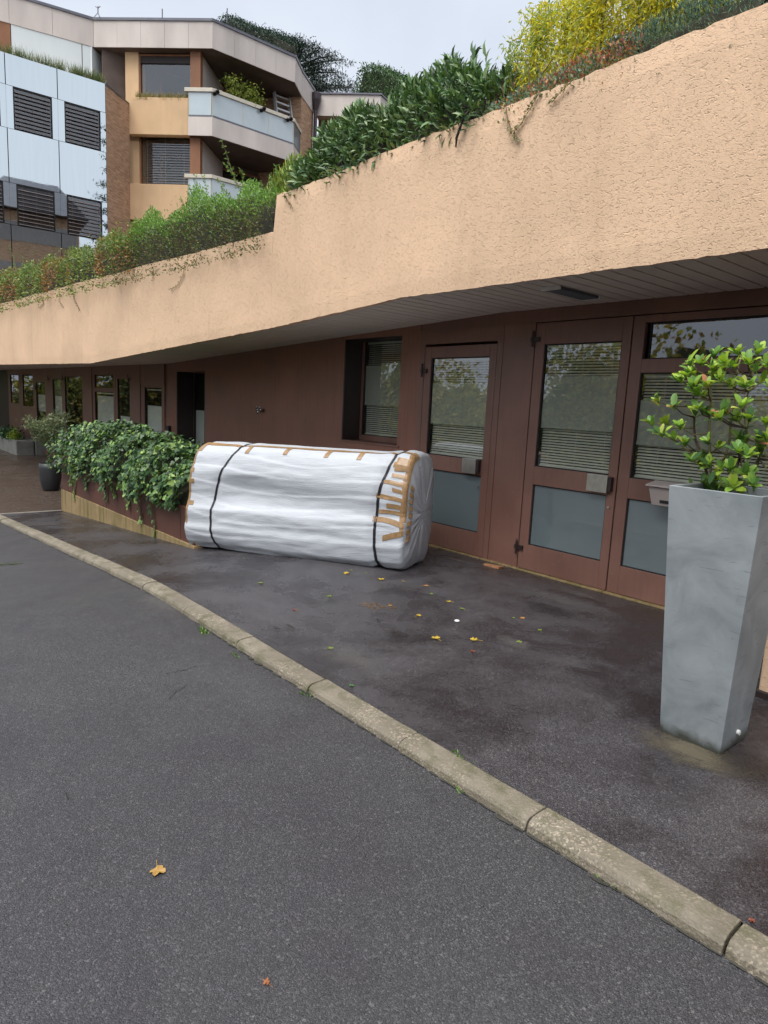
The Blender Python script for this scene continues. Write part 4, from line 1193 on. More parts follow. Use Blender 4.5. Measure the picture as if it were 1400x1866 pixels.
# strips continuing on the end face
ring = [bundle_pt(BL-.0004, t) for t in range(NT)]; ce = sum(ring, Vector())/NT
for z_ in (0.90, 0.81, 0.72, 0.63, 0.55, 0.47, 0.38, 0.30):
    t = t_at(z_)-2; m_ = MB(); L_ = random.uniform(.13, .24)
    for i in range(7):
        f = 1.0-L_*i/6*0.9
        bul = float(np.interp(f, [.3, .6, .9, 1.0], [.036, .03, .018, 0.0]))+.013
        for k_ in (-2.1, 0, 2.1):
            p0_ = ring[int(t+k_) % NT]; m_.v.append(tuple(ce+(p0_-ce)*f+bu*bul+Vector((0, 0, -0.06*(1-f)))))
    for i in range(6):
        for k_ in range(2): a = i*3+k_; m_.f.append((a, a+3, a+4, a+1))
    o = m_.build('tape', 'tape', BD); sm = o.modifiers.new('thick', 'SOLIDIFY'); sm.thickness = .0015

# ================================================================== IVY PLANTER
px0, px1 = -12.15, -7.02
PL = empty('planter_wall', (-9.6, 3.5, -0.3), 'long brown planter wall on a mossy concrete base, full of ivy', 'planter')
ptop = 0.33
def pfy(x): return 3.15+0.05*(x-px0)/(px1-px0)
nb = 14
for i in range(nb):
    a = px0+(px1-px0)*i/nb; b = px0+(px1-px0)*(i+1)/nb
    d = random.uniform(-.004, .004)
    MB().hexa([(a+.003, pfy(a)+d, -0.075), (b-.003, pfy(b)+d, -0.075), (b-.003, pfy(b)+.06, -0.075), (a+.003, pfy(a)+.06, -0.075)],
              [(a+.003, pfy(a)+d, ptop), (b-.003, pfy(b)+d, ptop), (b-.003, pfy(b)+.06, ptop), (a+.003, pfy(a)+.06, ptop)]).build('panel', 'rust_panel', PL)
mb = MB()
mb.hexa([(px0-.01, 3.135, -.7), (px1+.03, 3.185, -.5), (px1+.03, 3.30, -.5), (px0-.01, 3.3, -.7)], [(px0-.01, 3.135, -.076), (px1+.03, 3.185, -.076), (px1+.03, 3.30, -.076), (px0-.01, 3.3, -.076)])
mb.build('concrete_base', 'moss_concrete', PL, bevel=0.006)
mb = MB()
mb.hexa([(px0-.008, 3.302, -.7), (px0+.06, 3.302, -.7), (px0+.06, 4.5, -.7), (px0-.008, 4.5, -.7)], [(px0-.008, 3.21, ptop), (px0+.06, 3.21, ptop), (px0+.06, 4.5, ptop), (px0-.008, 4.5, ptop)])
mb.hexa([(px1-.08, 3.27, -.5), (px1, 3.27, -.5), (px1-.9, 4.5, -.5), (px1-.98, 4.5, -.5)], [(px1-.08, 3.27, ptop), (px1, 3.27, ptop), (px1-.9, 4.5, ptop), (px1-.98, 4.5, ptop)])
mb.hexa([(px0, 4.44, -.7), (px1-.9, 4.44, -.5), (px1-.9, 4.5, -.5), (px0, 4.5, -.7)], [(px0, 4.44, ptop), (px1-.9, 4.44, ptop), (px1-.9, 4.5, ptop), (px0, 4.5, ptop)])
mb.build('side_panel', 'rust_panel', PL)
MB().prism([(px0+.07, 3.22), (px1-.09, 3.28), (px1-.98, 4.43), (px0+.07, 4.43)], -.1, ptop-.06).build('soil', 'soil', PL)
# ivy: outline measured as a mound over the planter
itop_px = [(94, 845), (120, 808), (160, 785), (200, 778), (235, 782), (262, 795), (300, 805), (340, 818), (365, 840)]
ix = [at_y(x, y, 3.75) for x, y in itop_px]
iX = np.array([p.x for p in ix]); iZ = np.array([p.z for p in ix])
print('ivy top', list(zip(iX.round(2), iZ.round(2))))
iO = np.argsort(iX); iX = iX[iO]; iZ = iZ[iO]
IV = empty('ivy_plant', (-9.6, 3.6, 0.3), 'dense dark green ivy spilling over the brown planter', 'ivy')
nI = 10500
xx = rng.uniform(px0-.03, px1-.28, nI); th = rng.uniform(0.0, 1.0, nI)**0.85*math.pi*0.95-0.25
zt = np.interp(xx, iX, iZ)
xlim = np.clip((px1-.1-xx)/.9, 0, 1)
fyv = 3.13+0.05*(xx-px0)/(px1-px0)
lump = 1+0.10*np.sin(xx*5.1)+0.07*np.sin(xx*11.3+1)+rng.normal(0, .05, nI)
hh = (zt-ptop+.12)
py = 3.78-0.72*np.cos(th)*lump; pz_ = ptop-.02+(hh-.10)*np.clip(np.sin(th*.93+.2), -.06, 1)*lump*1.0
pz_ = pz_-(rng.random(nI) < .05)*(pz_ < ptop+.1)*rng.uniform(0, .12, nI)
py = np.minimum(py, 4.5-(1-xlim)*1.0)
nrm = np.stack([rng.normal(0, .45, nI), -np.cos(th)+rng.normal(0, .35, nI), np.sin(th)*.9+.35+rng.normal(0, .35, nI)], 1)
dd = np.stack([rng.normal(0, .8, nI), -.55+rng.normal(0, .4, nI), -.75+rng.normal(0, .5, nI)], 1)
P = np.stack([xx, py, pz_], 1)
sz = rng.uniform(.036, .08, nI)
ICOL = [(0.030, 0.066, 0.022), (0.046, 0.094, 0.030), (0.020, 0.044, 0.018), (0.10, 0.175, 0.045), (0.17, 0.25, 0.065)]
ci = rng.choice(5, nI, p=[.28, .27, .18, .16, .11])
# trailing shoots over the front
trail = []
for x_t, ln in ((-11.35, .38), (-10.75, .18), (-9.85, .22), (-9.5, .15), (-8.15, .40), (-8.6, .3), (-9.0, .2), (-11.5, .2)):
    m_ = MB(); pts = []
    for k_ in range(9):
        f = k_/8; pts.append((x_t+.05*math.sin(f*4+x_t), pfy(x_t)-.02-.012*math.sin(f*6), ptop+.02-ln*1.25*f))
    m_.tube(pts, 0.0035, 5).build('stem', 'bark_green', IV)
    for k_ in range(2, 9):
        for _ in range(2): trail.append((pts[k_][0]+rng.normal(0, .015), pts[k_][1]-.012, pts[k_][2]))
trail = np.array(trail); nt_ = len(trail)
P = np.concatenate([P, trail]); dd = np.concatenate([dd, np.stack([rng.normal(0, .6, nt_), -.3+rng.normal(0, .2, nt_), -.8+rng.normal(0, .2, nt_)], 1)])
nrm = np.concatenate([nrm, np.stack([rng.normal(0, .3, nt_), -1+rng.normal(0, .2, nt_), .3+rng.normal(0, .2, nt_)], 1)])
sz = np.concatenate([sz, rng.uniform(.04, .075, nt_)]); ci = np.concatenate([ci, rng.choice([1, 3, 4], nt_)])
score = -P[:, 1]*2 + P[:, 0]*.25 + sz*8
big_ = np.argsort(-score)[:260]; rest = np.setdiff1d(np.arange(len(P)), big_)
single_leaves(IV, P[big_], dd[big_], nrm[big_], sz[big_], [ICOL[c] for c in ci[big_]], 'ivy', IVY, 0.95, 'leaf_gloss')
leaves('foliage', IV, P[rest], dd[rest], nrm[rest], sz[rest], sz[rest]*.95, np.clip(np.array(ICOL)[ci[rest]]*(1+rng.normal(0, .2, (len(rest), 1))), .004, 1), IVY, 'leaf_gloss', kind='stuff')
# dark filler mound added under the leaves to block light
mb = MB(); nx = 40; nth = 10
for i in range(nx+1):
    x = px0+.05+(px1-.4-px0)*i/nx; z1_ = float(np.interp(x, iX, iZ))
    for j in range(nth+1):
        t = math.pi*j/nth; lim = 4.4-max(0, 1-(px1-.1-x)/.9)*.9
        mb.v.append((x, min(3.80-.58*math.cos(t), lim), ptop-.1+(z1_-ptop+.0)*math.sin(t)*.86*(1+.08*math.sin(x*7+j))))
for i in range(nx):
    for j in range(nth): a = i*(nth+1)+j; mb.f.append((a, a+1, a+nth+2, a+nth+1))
mb.build('dark_filler', 'core', IV, smooth=True)

# ================================================================== TALL ZINC PLANTER WITH SHRUB
TP = empty('tall_planter', (-1.36, 3.4, 0), 'tall tapered grey zinc planter with a leafy shrub, right foreground', 'planter')
def tp_ring(z, e=0.0):
    f = z/1.282; hw = 0.1525+(0.2165-0.1525)*f-e; cx = -1.352-.006*f; cy = 3.40
    return [(cx-hw, cy-hw, z), (cx+hw, cy-hw, z), (cx+hw, cy+hw, z), (cx-hw, cy+hw, z)]
mb = MB(); lev = [(0.003, 0), (0.3, 0), (0.6, 0), (0.9, 0), (1.282, 0), (1.282, .016), (1.20, .016), (1.0, .016)]
for z, e in lev: mb.v += tp_ring(z, e)
for i in range(len(lev)-1):
    for j in range(4): mb.f.append((i*4+j, i*4+(j+1) % 4, i*4+4+(j+1) % 4, i*4+4+j))
mb.f.append((3, 2, 1, 0))
mb.build('shell', 'zinc', TP, bevel=0.003)
r_ = tp_ring(1.235, .0165); MB().poly(r_).build('soil', 'soil', TP)
rp_ = tp_ring(0.09); lk = MB(); lk.tube([(rp_[1][0]-.002, 3.42, 0.075), (rp_[1][0]+.012, 3.42, 0.075)], 0.013, 12); lk.build('drain_plug', 'white_bit', TP)
SH = empty('leafy_shrub', (-1.36, 3.4, 1.235), 'bright green leafy shrub growing in the tall zinc planter', 'shrub')
tips = [(1187, 768), (1197, 732), (1228, 740), (1216, 772), (1240, 778), (1248, 806), (1268, 752), (1286, 748), (1278, 660), (1302, 645), (1270, 692), (1312, 688), (1250, 682), (1345, 640), (1366, 660),
        (1382, 640), (1397, 662), (1330, 700), (1390, 692), (1322, 748), (1342, 762), (1366, 762), (1290, 803), (1310, 812), (1276, 842), (1260, 836), (1304, 872), (1332, 852), (1362, 830), (1386, 822),
        (1336, 884), (1372, 882), (1397, 770), (1256, 660), (1240, 690), (1420, 700), (1425, 760), (1440, 820), (1415, 860), (1290, 700), (1305, 760), (1355, 700), (1228, 800), (1205, 790), (1350, 800), (1320, 660), (1300, 668), (1376, 672), (1262, 676), (1338, 664)]
tips += [(random.uniform(1255, 1440), random.uniform(645, 870)) for _ in range(26)]
stems = {'a': (1277, 885, 3.36), 'b': (1300, 890, 3.42), 'c': (1335, 893, 3.44), 'd': (1370, 896, 3.40), 'e': (1395, 897, 3.45)}
basep = {k_: at_z(v_[0], v_[1], 1.235) for k_, v_ in stems.items()}
for k_ in basep: basep[k_] = Vector((min(max(basep[k_].x, -1.52), -1.18), min(max(basep[k_].y, 3.27), 3.55), 1.235))
# main stems rising to nodes
mains = {'a': [(1275, 885), (1268, 800), (1262, 740), (1268, 690)], 'b': [(1300, 888), (1292, 790), (1295, 700), (1298, 650)], 'c': [(1335, 890), (1332, 800), (1340, 700), (1352, 645)],
         'd': [(1372, 893), (1362, 800), (1358, 740), (1375, 660)], 'e': [(1395, 897), (1400, 800), (1410, 720), (1425, 690)]}
nodes = []
for k_, pl in mains.items():
    Yk = basep[k_].y; pts = [basep[k_]]+[at_y(x, y, Yk+random.uniform(-.03, .03)) for x, y in pl[1:]]
    dense = []
    for i in range(len(pts)-1):
        for f in (0, .33, .66): dense.append(pts[i].lerp(pts[i+1], f)+Vector((random.gauss(0, .004), random.gauss(0, .004), 0)))
    dense.append(pts[-1]); nodes += dense[2:]
    MB().tube(dense, [0.0085-0.005*i/len(dense) for i in range(len(dense))], 6).build('stem', random.choice(['bark_dark', 'bark_green', 'bark']), SH, smooth=True)
LP, LD, LN, LL, LC = [], [], [], [], []
SCOL = [(0.26, 0.37, 0.045), (0.17, 0.29, 0.045), (0.10, 0.20, 0.04), (0.05, 0.11, 0.035), (0.38, 0.42, 0.09), (0.42, 0.18, 0.10)]
twigs = MB()
for (x, y) in tips:
    tp = at_y(x, y, 3.40+random.uniform(-.17, .17))
    nb_ = min(nodes, key=lambda q: (q-tp).length+max(0, q.z-tp.z+.02)*2)
    mid = nb_.lerp(tp, .55)+Vector((0, 0, -.02*(tp-nb_).length*4))
    MB().tube([nb_, mid, tp], [.0045, .0035, .002], 5).build('twig', random.choice(['bark_dark', 'bark_green', 'bark']), SH, smooth=True)
    ax_ = (tp-mid).normalized()*.6+Vector((0, 0, .7)); ax_.normalize()
    n_ = random.randint(8, 12); up_ = (y < 720)
    a0r = random.uniform(0, 6.28); s1 = ax_.orthogonal().normalized(); s2 = ax_.cross(s1)
    for i in range(n_):
        an_ = a0r+i*2.4; rad_ = s1*math.cos(an_)+s2*math.sin(an_)
        op = random.uniform(.35, 1.1); d_ = ax_*math.cos(op)+rad_*math.sin(op)
        LP.append(tp-ax_*random.uniform(0, .03)); LD.append(d_); LN.append(ax_*math.sin(op)-rad_*math.cos(op)+Vector((0, 0, .15))); LL.append(random.choice([random.uniform(.03, .05), random.uniform(.045, .07), random.uniform(.05, .08)]))
        wts = [.28, .32, .20, .10, .085, .015] if up_ else [.18, .30, .28, .19, .04, .01]
        LC.append(SCOL[rng.choice(6, p=wts)])
for nd in nodes[::2]:
    for _ in range(2):
        d_ = Vector((random.gauss(0, 1), random.gauss(0, 1), random.uniform(0, .8))).normalized()
        LP.append(nd); LD.append(d_); LN.append(Vector((0, 0, 1))-d_*.4); LL.append(random.uniform(.035, .06)); LC.append(SCOL[rng.choice([1, 2, 3])])
for _ in range(60):
    b_ = random.choice(list(basep.values())); d_ = Vector((random.gauss(0, 1), random.gauss(0, 1), random.uniform(.3, 1.6))).normalized()
    LP.append(b_+Vector((random.gauss(0, .05), random.gauss(0, .05), random.uniform(0, .06)))); LD.append(d_); LN.append(Vector((0, 0, 1))-d_*.5+Vector((.1, 0, 0))); LL.append(random.uniform(.04, .07)); LC.append(SCOL[rng.choice([1, 2, 3])])
od = sorted(range(len(LP)), key=lambda i: -(LL[i]-.12*LP[i].y)); od, ot = od[:295], od[295:]
single_leaves(SH, [LP[i] for i in od], [LD[i] for i in od], [LN[i] for i in od], [LL[i] for i in od], [LC[i] for i in od], 'shrub', OVAL, 0.46, 'leaf')
leaves('foliage', SH, [tuple(LP[i]) for i in ot], [tuple(LD[i]) for i in ot], [tuple(LN[i]) for i in ot], [LL[i] for i in ot], [LL[i]*.44 for i in ot], np.array([LC[i] for i in ot])*(1+rng.normal(0, .2, (len(ot), 1))), OVAL, 'leaf', kind='stuff')
print('shrub leaves', len(LP))
# letter box on the window rail behind the planter
lb = empty('letter_box', (-2.66, 5.38, 1.0), 'small taupe letter box on the window rail behind the tall planter', 'letter box')
mb = MB(); xl, xr = -2.81, -2.52
mb.hexa([(xl+.035, 5.34, .885), (xr-.035, 5.34, .885), (xr-.035, 5.452, .885), (xl+.035, 5.452, .885)], [(xl+.01, 5.31, 1.035), (xr-.01, 5.31, 1.035), (xr-.01, 5.452, 1.035), (xl+.01, 5.452, 1.035)])
mb.build('body', 'taupe', lb, bevel=0.004)
MB().hexa([(xl-.01, 5.29, 1.04), (xr+.01, 5.29, 1.04), (xr+.01, 5.452, 1.04), (xl-.01, 5.452, 1.04)], [(xl-.01, 5.29, 1.055), (xr+.01, 5.29, 1.055), (xr+.01, 5.452, 1.085), (xl-.01, 5.452, 1.085)]).build('lid', 'taupe', lb, bevel=0.004)
MB().box(-2.70, -2.62, 5.328, 5.345, .91, .935).build('name_slot', 'seal', lb)
# tap on the plain wall
tpz = FM.hit(478, 747); tx = tpz[0]-40; tz_ = tpz[1]
tw = empty('wall_tap', (tx, Y0, tz_), 'double metal tap on the plain brown wall above the bundle', 'tap')
mb = MB()
for dx in (-.05, .05):
    mb = MB(); mb.tube([(tx+dx, Y0, tz_), (tx+dx, Y0-.05, tz_), (tx+dx, Y0-.07, tz_)], [.02, .02, .028], 10); mb.tube([(tx+dx-.03, Y0-.075, tz_+.02), (tx+dx+.03, Y0-.075, tz_+.05)], .008, 6)
    mb.build('valve', 'chrome', tw, smooth=True)
MB().tube([(tx, Y0-.02, tz_), (tx, Y0-.07, tz_-.01), (tx, Y0-.085, tz_-.06)], .011, 8).build('spout', 'chrome', tw, smooth=True)
# ceiling light under the soffit
cl = empty('ceiling_light', (-3.39, 4.83, 2.6), 'rectangular light fitting under the soffit above the doors', 'light')
MB().box(-3.475, -3.315, 4.555, 5.10, 2.574, 2.599).build('diffuser', 'interior', cl, bevel=0.004)
for yy in (4.53, 5.10): MB().box(-3.485, -3.305, yy, yy+.025, 2.57, 2.599).build('end_cap', 'lamp_grey', cl, bevel=0.003)
# dark box and dry plant in the recess by the ivy
bp = at_y(350, 810, 5.25); bb = MB(); bb.box(bp.x-.16, bp.x+.14, 5.1, 5.4, -.45, .62)
bx_ = empty('dark_box', (bp.x, 5.25, -.45), 'dark metal box standing in the recess behind the ivy', 'box')
bb.build('body', 'pot_dark', bx_, bevel=0.01); MB().box(bp.x-.19, bp.x+.17, 5.07, 5.43, .62, .65).build('lid', 'pot_dark', bx_, bevel=0.006); MB().tube([(bp.x-.03, 5.25, .66), (bp.x+.03, 5.25, .70), (bp.x+.08, 5.25, .66)], .012, 6).build('handle', 'pot_dark', bx_)
kb = MB(); a_, z_ = FM.hit(309.5, 783); kb.box(a_-40-.05, a_-40+.07, Y0-.06, Y0-.001, z_-.08, z_+.08)
tag(kb.build('door_bell', 'black_plastic', None, bevel=0.006), 'black bell box on the brown pier behind the ivy', 'bell')

# ================================================================== OLIVE TREE IN A POT, CONCRETE PLANTERS (left background)
op = at_g(93, 893); og = g(op.x)
OP = empty('olive_pot', (op.x, op.y, og), 'anthracite round pot with a small olive tree at the left end of the ivy planter', 'pot')
MB().lathe((op.x, op.y, og), [(.14, 0.003), (.165, .03), (.205, .25), (.215, .46), (.205, .555), (.185, .56), (.185, .50)], 28).build('pot', 'pot_dark', OP, smooth=True)
OT = empty('olive_tree', (op.x, op.y, og+.5), 'small round-headed olive tree growing in the anthracite pot', 'tree')
tb = Vector((op.x, op.y, og+.48)); crown = at_y(88, 772, op.y)
tm = MB(); fork = tb.lerp(crown, .42)
tm.tube([tb, tb.lerp(fork, .5)+Vector((.01, 0, 0)), fork], [.018, .015, .012], 7)
br = []
for i in range(16):
    a = i*2.4; e = crown+Vector((math.cos(a)*random.uniform(.15, .42), math.sin(a)*random.uniform(.1, .4), random.uniform(-.14, .22)))
    m2 = fork.lerp(e, .5)+Vector((0, 0, -.03)); tm.tube([fork, m2, e], [.008, .005, .002], 5); br.append((fork, m2, e))
tm.build('trunk', 'bark', OT, smooth=True)
P_, D_ = [], []
for i in range(3200):
    f, m2, e = random.choice(br); t = random.random()**.6
    q = (f.lerp(m2, t*2) if t < .5 else m2.lerp(e, t*2-1)) if t > .25 else e
    q = q+Vector((random.gauss(0, .05), random.gauss(0, .05), random.gauss(0, .045))); P_.append(q); D_.append((random.gauss(0, .6), random.gauss(0, .6), random.uniform(-.1, 1)))
nl = len(P_); leaves('crown', OT, P_, D_, rdir(nl), rng.uniform(.05, .085, nl), .017, pick([(.10, .14, .07), (.16, .19, .10), (.07, .10, .045), (.22, .24, .15)], nl), LEAF, 'leaf', kind='stuff')
for i, (xa_, xb_) in enumerate(((-20, 30.5), (31.5, 66))):
    p0 = at_g(xa_, 829); p1 = at_g(xb_, 829); cbn = ('grey concrete planter block at the left edge of the picture', 'grey concrete planter block right of the leftmost one')[i]
    cb = MB(); yb = max(p0.y, p1.y)-.02; x0_, x1_ = at_y(xa_, 829, yb).x, at_y(xb_, 829, yb).x
    cb.box(x0_, x1_, yb-.0, yb+.5, gl-.02, gl+.44); tag(cb.build('concrete_planter', 'pot_concrete', None, bevel=0.015), cbn, 'planter')
    if i == 0: cpx0, cpy = x0_, yb
    cpx1 = x1_
n_ = 900; P_ = np.stack([rng.uniform(cpx0, cpx1-.9, n_), cpy+.05+rng.uniform(-.12, .4, n_), gl+.40+np.abs(rng.normal(0, .13, n_))], 1)
gpe = empty('ground_ivy', (cpx0, cpy, gl+.4), 'dark leafy plants in the grey planter blocks at far left', 'plant')
gp = leaves('foliage', gpe, P_, rdir(n_), rdir(n_)+np.array([0, -.6, .8]), rng.uniform(.06, .11, n_), .07, pick([(.03, .08, .03), (.06, .13, .04), (.02, .05, .02)], n_), IVY, 'leaf_gloss')
tag(gp, kind='stuff')
n_ = 260; P_ = np.stack([cpx1-.75+rng.normal(0, .12, n_), cpy+.1+rng.normal(0, .08, n_), gl+.45+np.abs(rng.normal(0, .17, n_))], 1)
gpe = empty('yellow_plant', (cpx1-.7, cpy, gl+.4), 'small yellow-green plant above the right concrete block', 'plant')
gp = leaves('foliage', gpe, P_, rdir(n_), rdir(n_)+np.array([0, -.5, .8]), rng.uniform(.05, .09, n_), .04, pick([(.16, .26, .03), (.30, .34, .03), (.10, .18, .03)], n_), LEAF, 'leaf')
tag(gp, kind='stuff')
# ================================================================== PLANTING ON THE TERRACE
def prof_y(pxs, Yf):
    """outline points on a sight line -> (x, z) on a given depth line"""
    out = []
    for (x, y) in pxs:
        Yv = Yf(-6.0)
        for _ in range(8): p = at_y(x, y, Yv); Yv = Yf(p.x)
        out.append((p.x, p.z))
    out.sort(); return np.array([o[0] for o in out]), np.array([o[1] for o in out])
def hedge_core(parent, x0, x1, yf, hw, z0f, z1f, n=60, name='twigs', mat='core'):  # dark inner mound added to block light, not real twigs
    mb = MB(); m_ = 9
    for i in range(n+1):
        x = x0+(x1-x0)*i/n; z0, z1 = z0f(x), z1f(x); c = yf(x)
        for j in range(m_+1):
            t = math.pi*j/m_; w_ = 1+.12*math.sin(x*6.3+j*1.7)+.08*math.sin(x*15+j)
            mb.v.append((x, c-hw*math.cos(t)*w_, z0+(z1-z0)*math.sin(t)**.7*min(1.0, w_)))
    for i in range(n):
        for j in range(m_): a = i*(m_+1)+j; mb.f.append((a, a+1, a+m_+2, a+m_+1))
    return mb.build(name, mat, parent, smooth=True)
def mound(n, x0, x1, yf, hw, z0f, z1f, over=0.0, jit=.05):
    x = rng.uniform(x0, x1, n); t = rng.uniform(-.03 if over else 0, 1.0, n)*math.pi
    r = 1-np.abs(rng.normal(0, .16, n)); lump = 1+.10*np.sin(x*4.3+t*2)+.07*np.sin(x*9.7+t*5+1)
    yc = np.array([yf(v) for v in x]); z0 = np.array([z0f(v) for v in x]); z1 = np.array([z1f(v) for v in x])
    y = yc-hw*np.cos(t)*r*lump; z = z0+(z1-z0)*np.sign(np.sin(t))*np.abs(np.sin(t))**.7*r*lump
    fr = (np.cos(t) > .2) & (rng.random(n) < over)
    z = np.where(fr, z-rng.uniform(0, .09, n), z); y = np.where(fr, yc-hw*1.0-rng.uniform(0, .04, n), y)
    out = np.stack([rng.normal(0, .5, n), -np.cos(t)+rng.normal(0, .4, n), np.sin(t)+rng.normal(0, .4, n)], 1)
    return np.stack([x, y, z], 1)+rng.normal(0, jit*.3, (n, 3)), out, t
# ---- low hedge on the lower stucco front
hyf = lambda x: fy(x)+.22
hX, hZ = prof_y([(-60, 512), (0, 500), (60, 486), (100, 474), (150, 458), (200, 440), (240, 415), (262, 402)], hyf)
zt1 = lambda x: float(np.interp(x, hX, hZ)); zb1 = lambda x: 3.41
xL, xM = hX[0], hX[-1]
GH = empty('low_hedge', ((xL+xM)/2, 4.0, 3.4), 'low ragged hedge of green and rusty leaves along the lower stucco front', 'hedge')
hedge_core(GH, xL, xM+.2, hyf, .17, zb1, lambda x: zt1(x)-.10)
P_, Nr, t_ = mound(30000, xL, xM+.15, hyf, .35, zb1, zt1, over=.05)
n_ = len(P_); up_ = Nr*.8+np.array([0, -.3, .0])+rdir(n_)*.8
patchn = np.sin(P_[:, 0]*2.1)+np.sin(P_[:, 0]*5.3+2)+.6*np.sin(P_[:, 2]*9)
c = pick([(.11, .165, .045), (.16, .22, .06), (.075, .115, .035), (.21, .25, .08)], n_)
red = (patchn+rng.normal(0, .6, n_) > .75) & (t_ < 2.0); c[red] = pick([(.27, .125, .05), (.19, .09, .045), (.15, .11, .05), (.28, .18, .07)], red.sum())
leaves('foliage', GH, P_, up_, rdir(n_)+np.array([0, -.5, .5]), rng.uniform(.028, .055, n_), rng.uniform(.018, .032, n_), c, LEAF, 'leaf', kind='stuff')
# ---- tall bright shrub between the two fronts
h2X, h2Z = prof_y([(240, 425), (262, 400), (300, 392), (335, 384), (360, 358), (420, 350), (470, 345), (506, 350)], hyf)
zt2 = lambda x: float(np.interp(x, h2X, h2Z))
BS = empty('box_shrub', (-7.9, 4.4, 3.4), 'dense bright green shrub against the step in the stucco front', 'shrub')
hedge_core(BS, h2X[0]+.1, -7.05, hyf, .18, zb1, lambda x: zt2(x)-.10, 30)
P_, Nr, t_ = mound(22000, h2X[0], -7.05, hyf, .34, zb1, zt2, over=.02)
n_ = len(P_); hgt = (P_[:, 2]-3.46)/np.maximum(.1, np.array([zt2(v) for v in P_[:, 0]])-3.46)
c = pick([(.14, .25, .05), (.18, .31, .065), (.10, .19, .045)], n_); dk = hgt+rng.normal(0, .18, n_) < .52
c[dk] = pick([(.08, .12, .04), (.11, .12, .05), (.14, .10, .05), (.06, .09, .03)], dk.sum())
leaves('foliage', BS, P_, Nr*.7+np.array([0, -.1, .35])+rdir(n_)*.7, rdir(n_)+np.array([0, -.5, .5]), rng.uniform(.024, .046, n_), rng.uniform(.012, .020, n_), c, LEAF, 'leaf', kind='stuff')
# long shoots
for (xb_, yb_, xt_, yt_) in ((438, 352, 404, 258), (442, 350, 412, 300), (446, 352, 440, 312), (497, 350, 506, 302), (500, 352, 493, 325), (362, 372, 356, 320), (380, 372, 372, 322), (360, 380, 345, 340), (460, 350, 455, 330), (415, 355, 398, 330), (338, 392, 330, 365), (470, 352, 474, 335), (35, 500, 17, 450), (45, 495, 40, 465)):
    Yq = 4.42 if xb_ > 100 else 3.75; a = at_y(xb_, yb_, Yq); b = at_y(xt_, yt_, Yq); m_ = MB(); pts = [a.lerp(b, k_/9)+Vector((.02*math.sin(k_*1.1+xb_), .015*math.cos(k_), 0)) for k_ in range(10)]
    par = BS if xb_ > 100 else GH
    m_.tube(pts, [.004-.0025*k_/9 for k_ in range(10)], 5).build('shoot', 'bark_green', par)
    q = [p for p in pts for _ in range(7)]; n_ = len(q); dd = np.stack([rng.normal(0, 1, n_), rng.normal(0, .6, n_), rng.uniform(-.2, .9, n_)], 1)
    leaves('shoot_leaves', par, np.array([tuple(p) for p in q])+rng.normal(0, .008, (n_, 3)), dd, rdir(n_)+np.array([0, -.6, .5]), rng.uniform(.03, .055, n_), .013, pick([(.13, .22, .045), (.20, .28, .07), (.09, .16, .04)], n_), LEAF, 'leaf', kind='stuff')
# ---- narrow-leaved light shrub at the start of the high front
lyf = lambda x: 4.50
def shrub(name, label, outline, yf, hw, zb, n, L, W, cols, tmpl, core_=True, singles=0, cat='shrub', mat='leaf', wts=None, upw=.6, x1=None, over=0.0):
    X, Z = prof_y(outline, yf); zt = lambda x: float(np.interp(x, X, Z)); x0_, x1_ = X[0], (X[-1] if x1 is None else x1)
    e = empty(name, ((x0_+x1_)/2, yf(0), zb), label, cat)
    if core_: hedge_core(e, x0_+.06, x1_-.04, yf, hw*.62, lambda x: zb, lambda x: zb+(zt(x)-zb)*.66, 24)
    P_, Nr, t_ = mound(n, x0_, x1_, yf, hw, lambda x: zb, zt, over=over)
    D_ = Nr*.7+np.array([0, 0, upw])+rdir(n)*.45; Nn = rdir(n)*.6+np.array([0, -.7, .6])
    Ls = rng.uniform(L[0], L[1], n); ci_ = rng.choice(len(cols), n, p=wts)
    if singles:
        sc = -P_[:, 1]*3+Ls*10+P_[:, 2]*.6+rng.normal(0, .2, n); bg_ = np.argsort(-sc)[:singles]; rs = np.setdiff1d(np.arange(n), bg_)
        single_leaves(e, P_[bg_], D_[bg_], Nn[bg_], Ls[bg_], [cols[i] for i in ci_[bg_]], name, tmpl, W, mat)
    else: rs = np.arange(n)
    leaves('foliage', e, P_[rs], D_[rs], Nn[rs], Ls[rs], Ls[rs]*W, np.clip(np.array(cols)[ci_[rs]]*(1+rng.normal(0, .2, (len(rs), 1))), .004, 1), tmpl, mat, kind='stuff')
    return e, x0_, x1_, zt
LS, *_ = shrub('light_shrub', 'loose light green narrow-leaved shrub at the step of the stucco wall', [(516, 350), (530, 315), (548, 288), (575, 290), (600, 300), (618, 300)], lyf, .22, 3.80, 1500, (.07, .12), .16,
      [(.13, .21, .04), (.20, .28, .05), (.09, .15, .035), (.26, .28, .06)], LANCE, core_=False, upw=1.2)
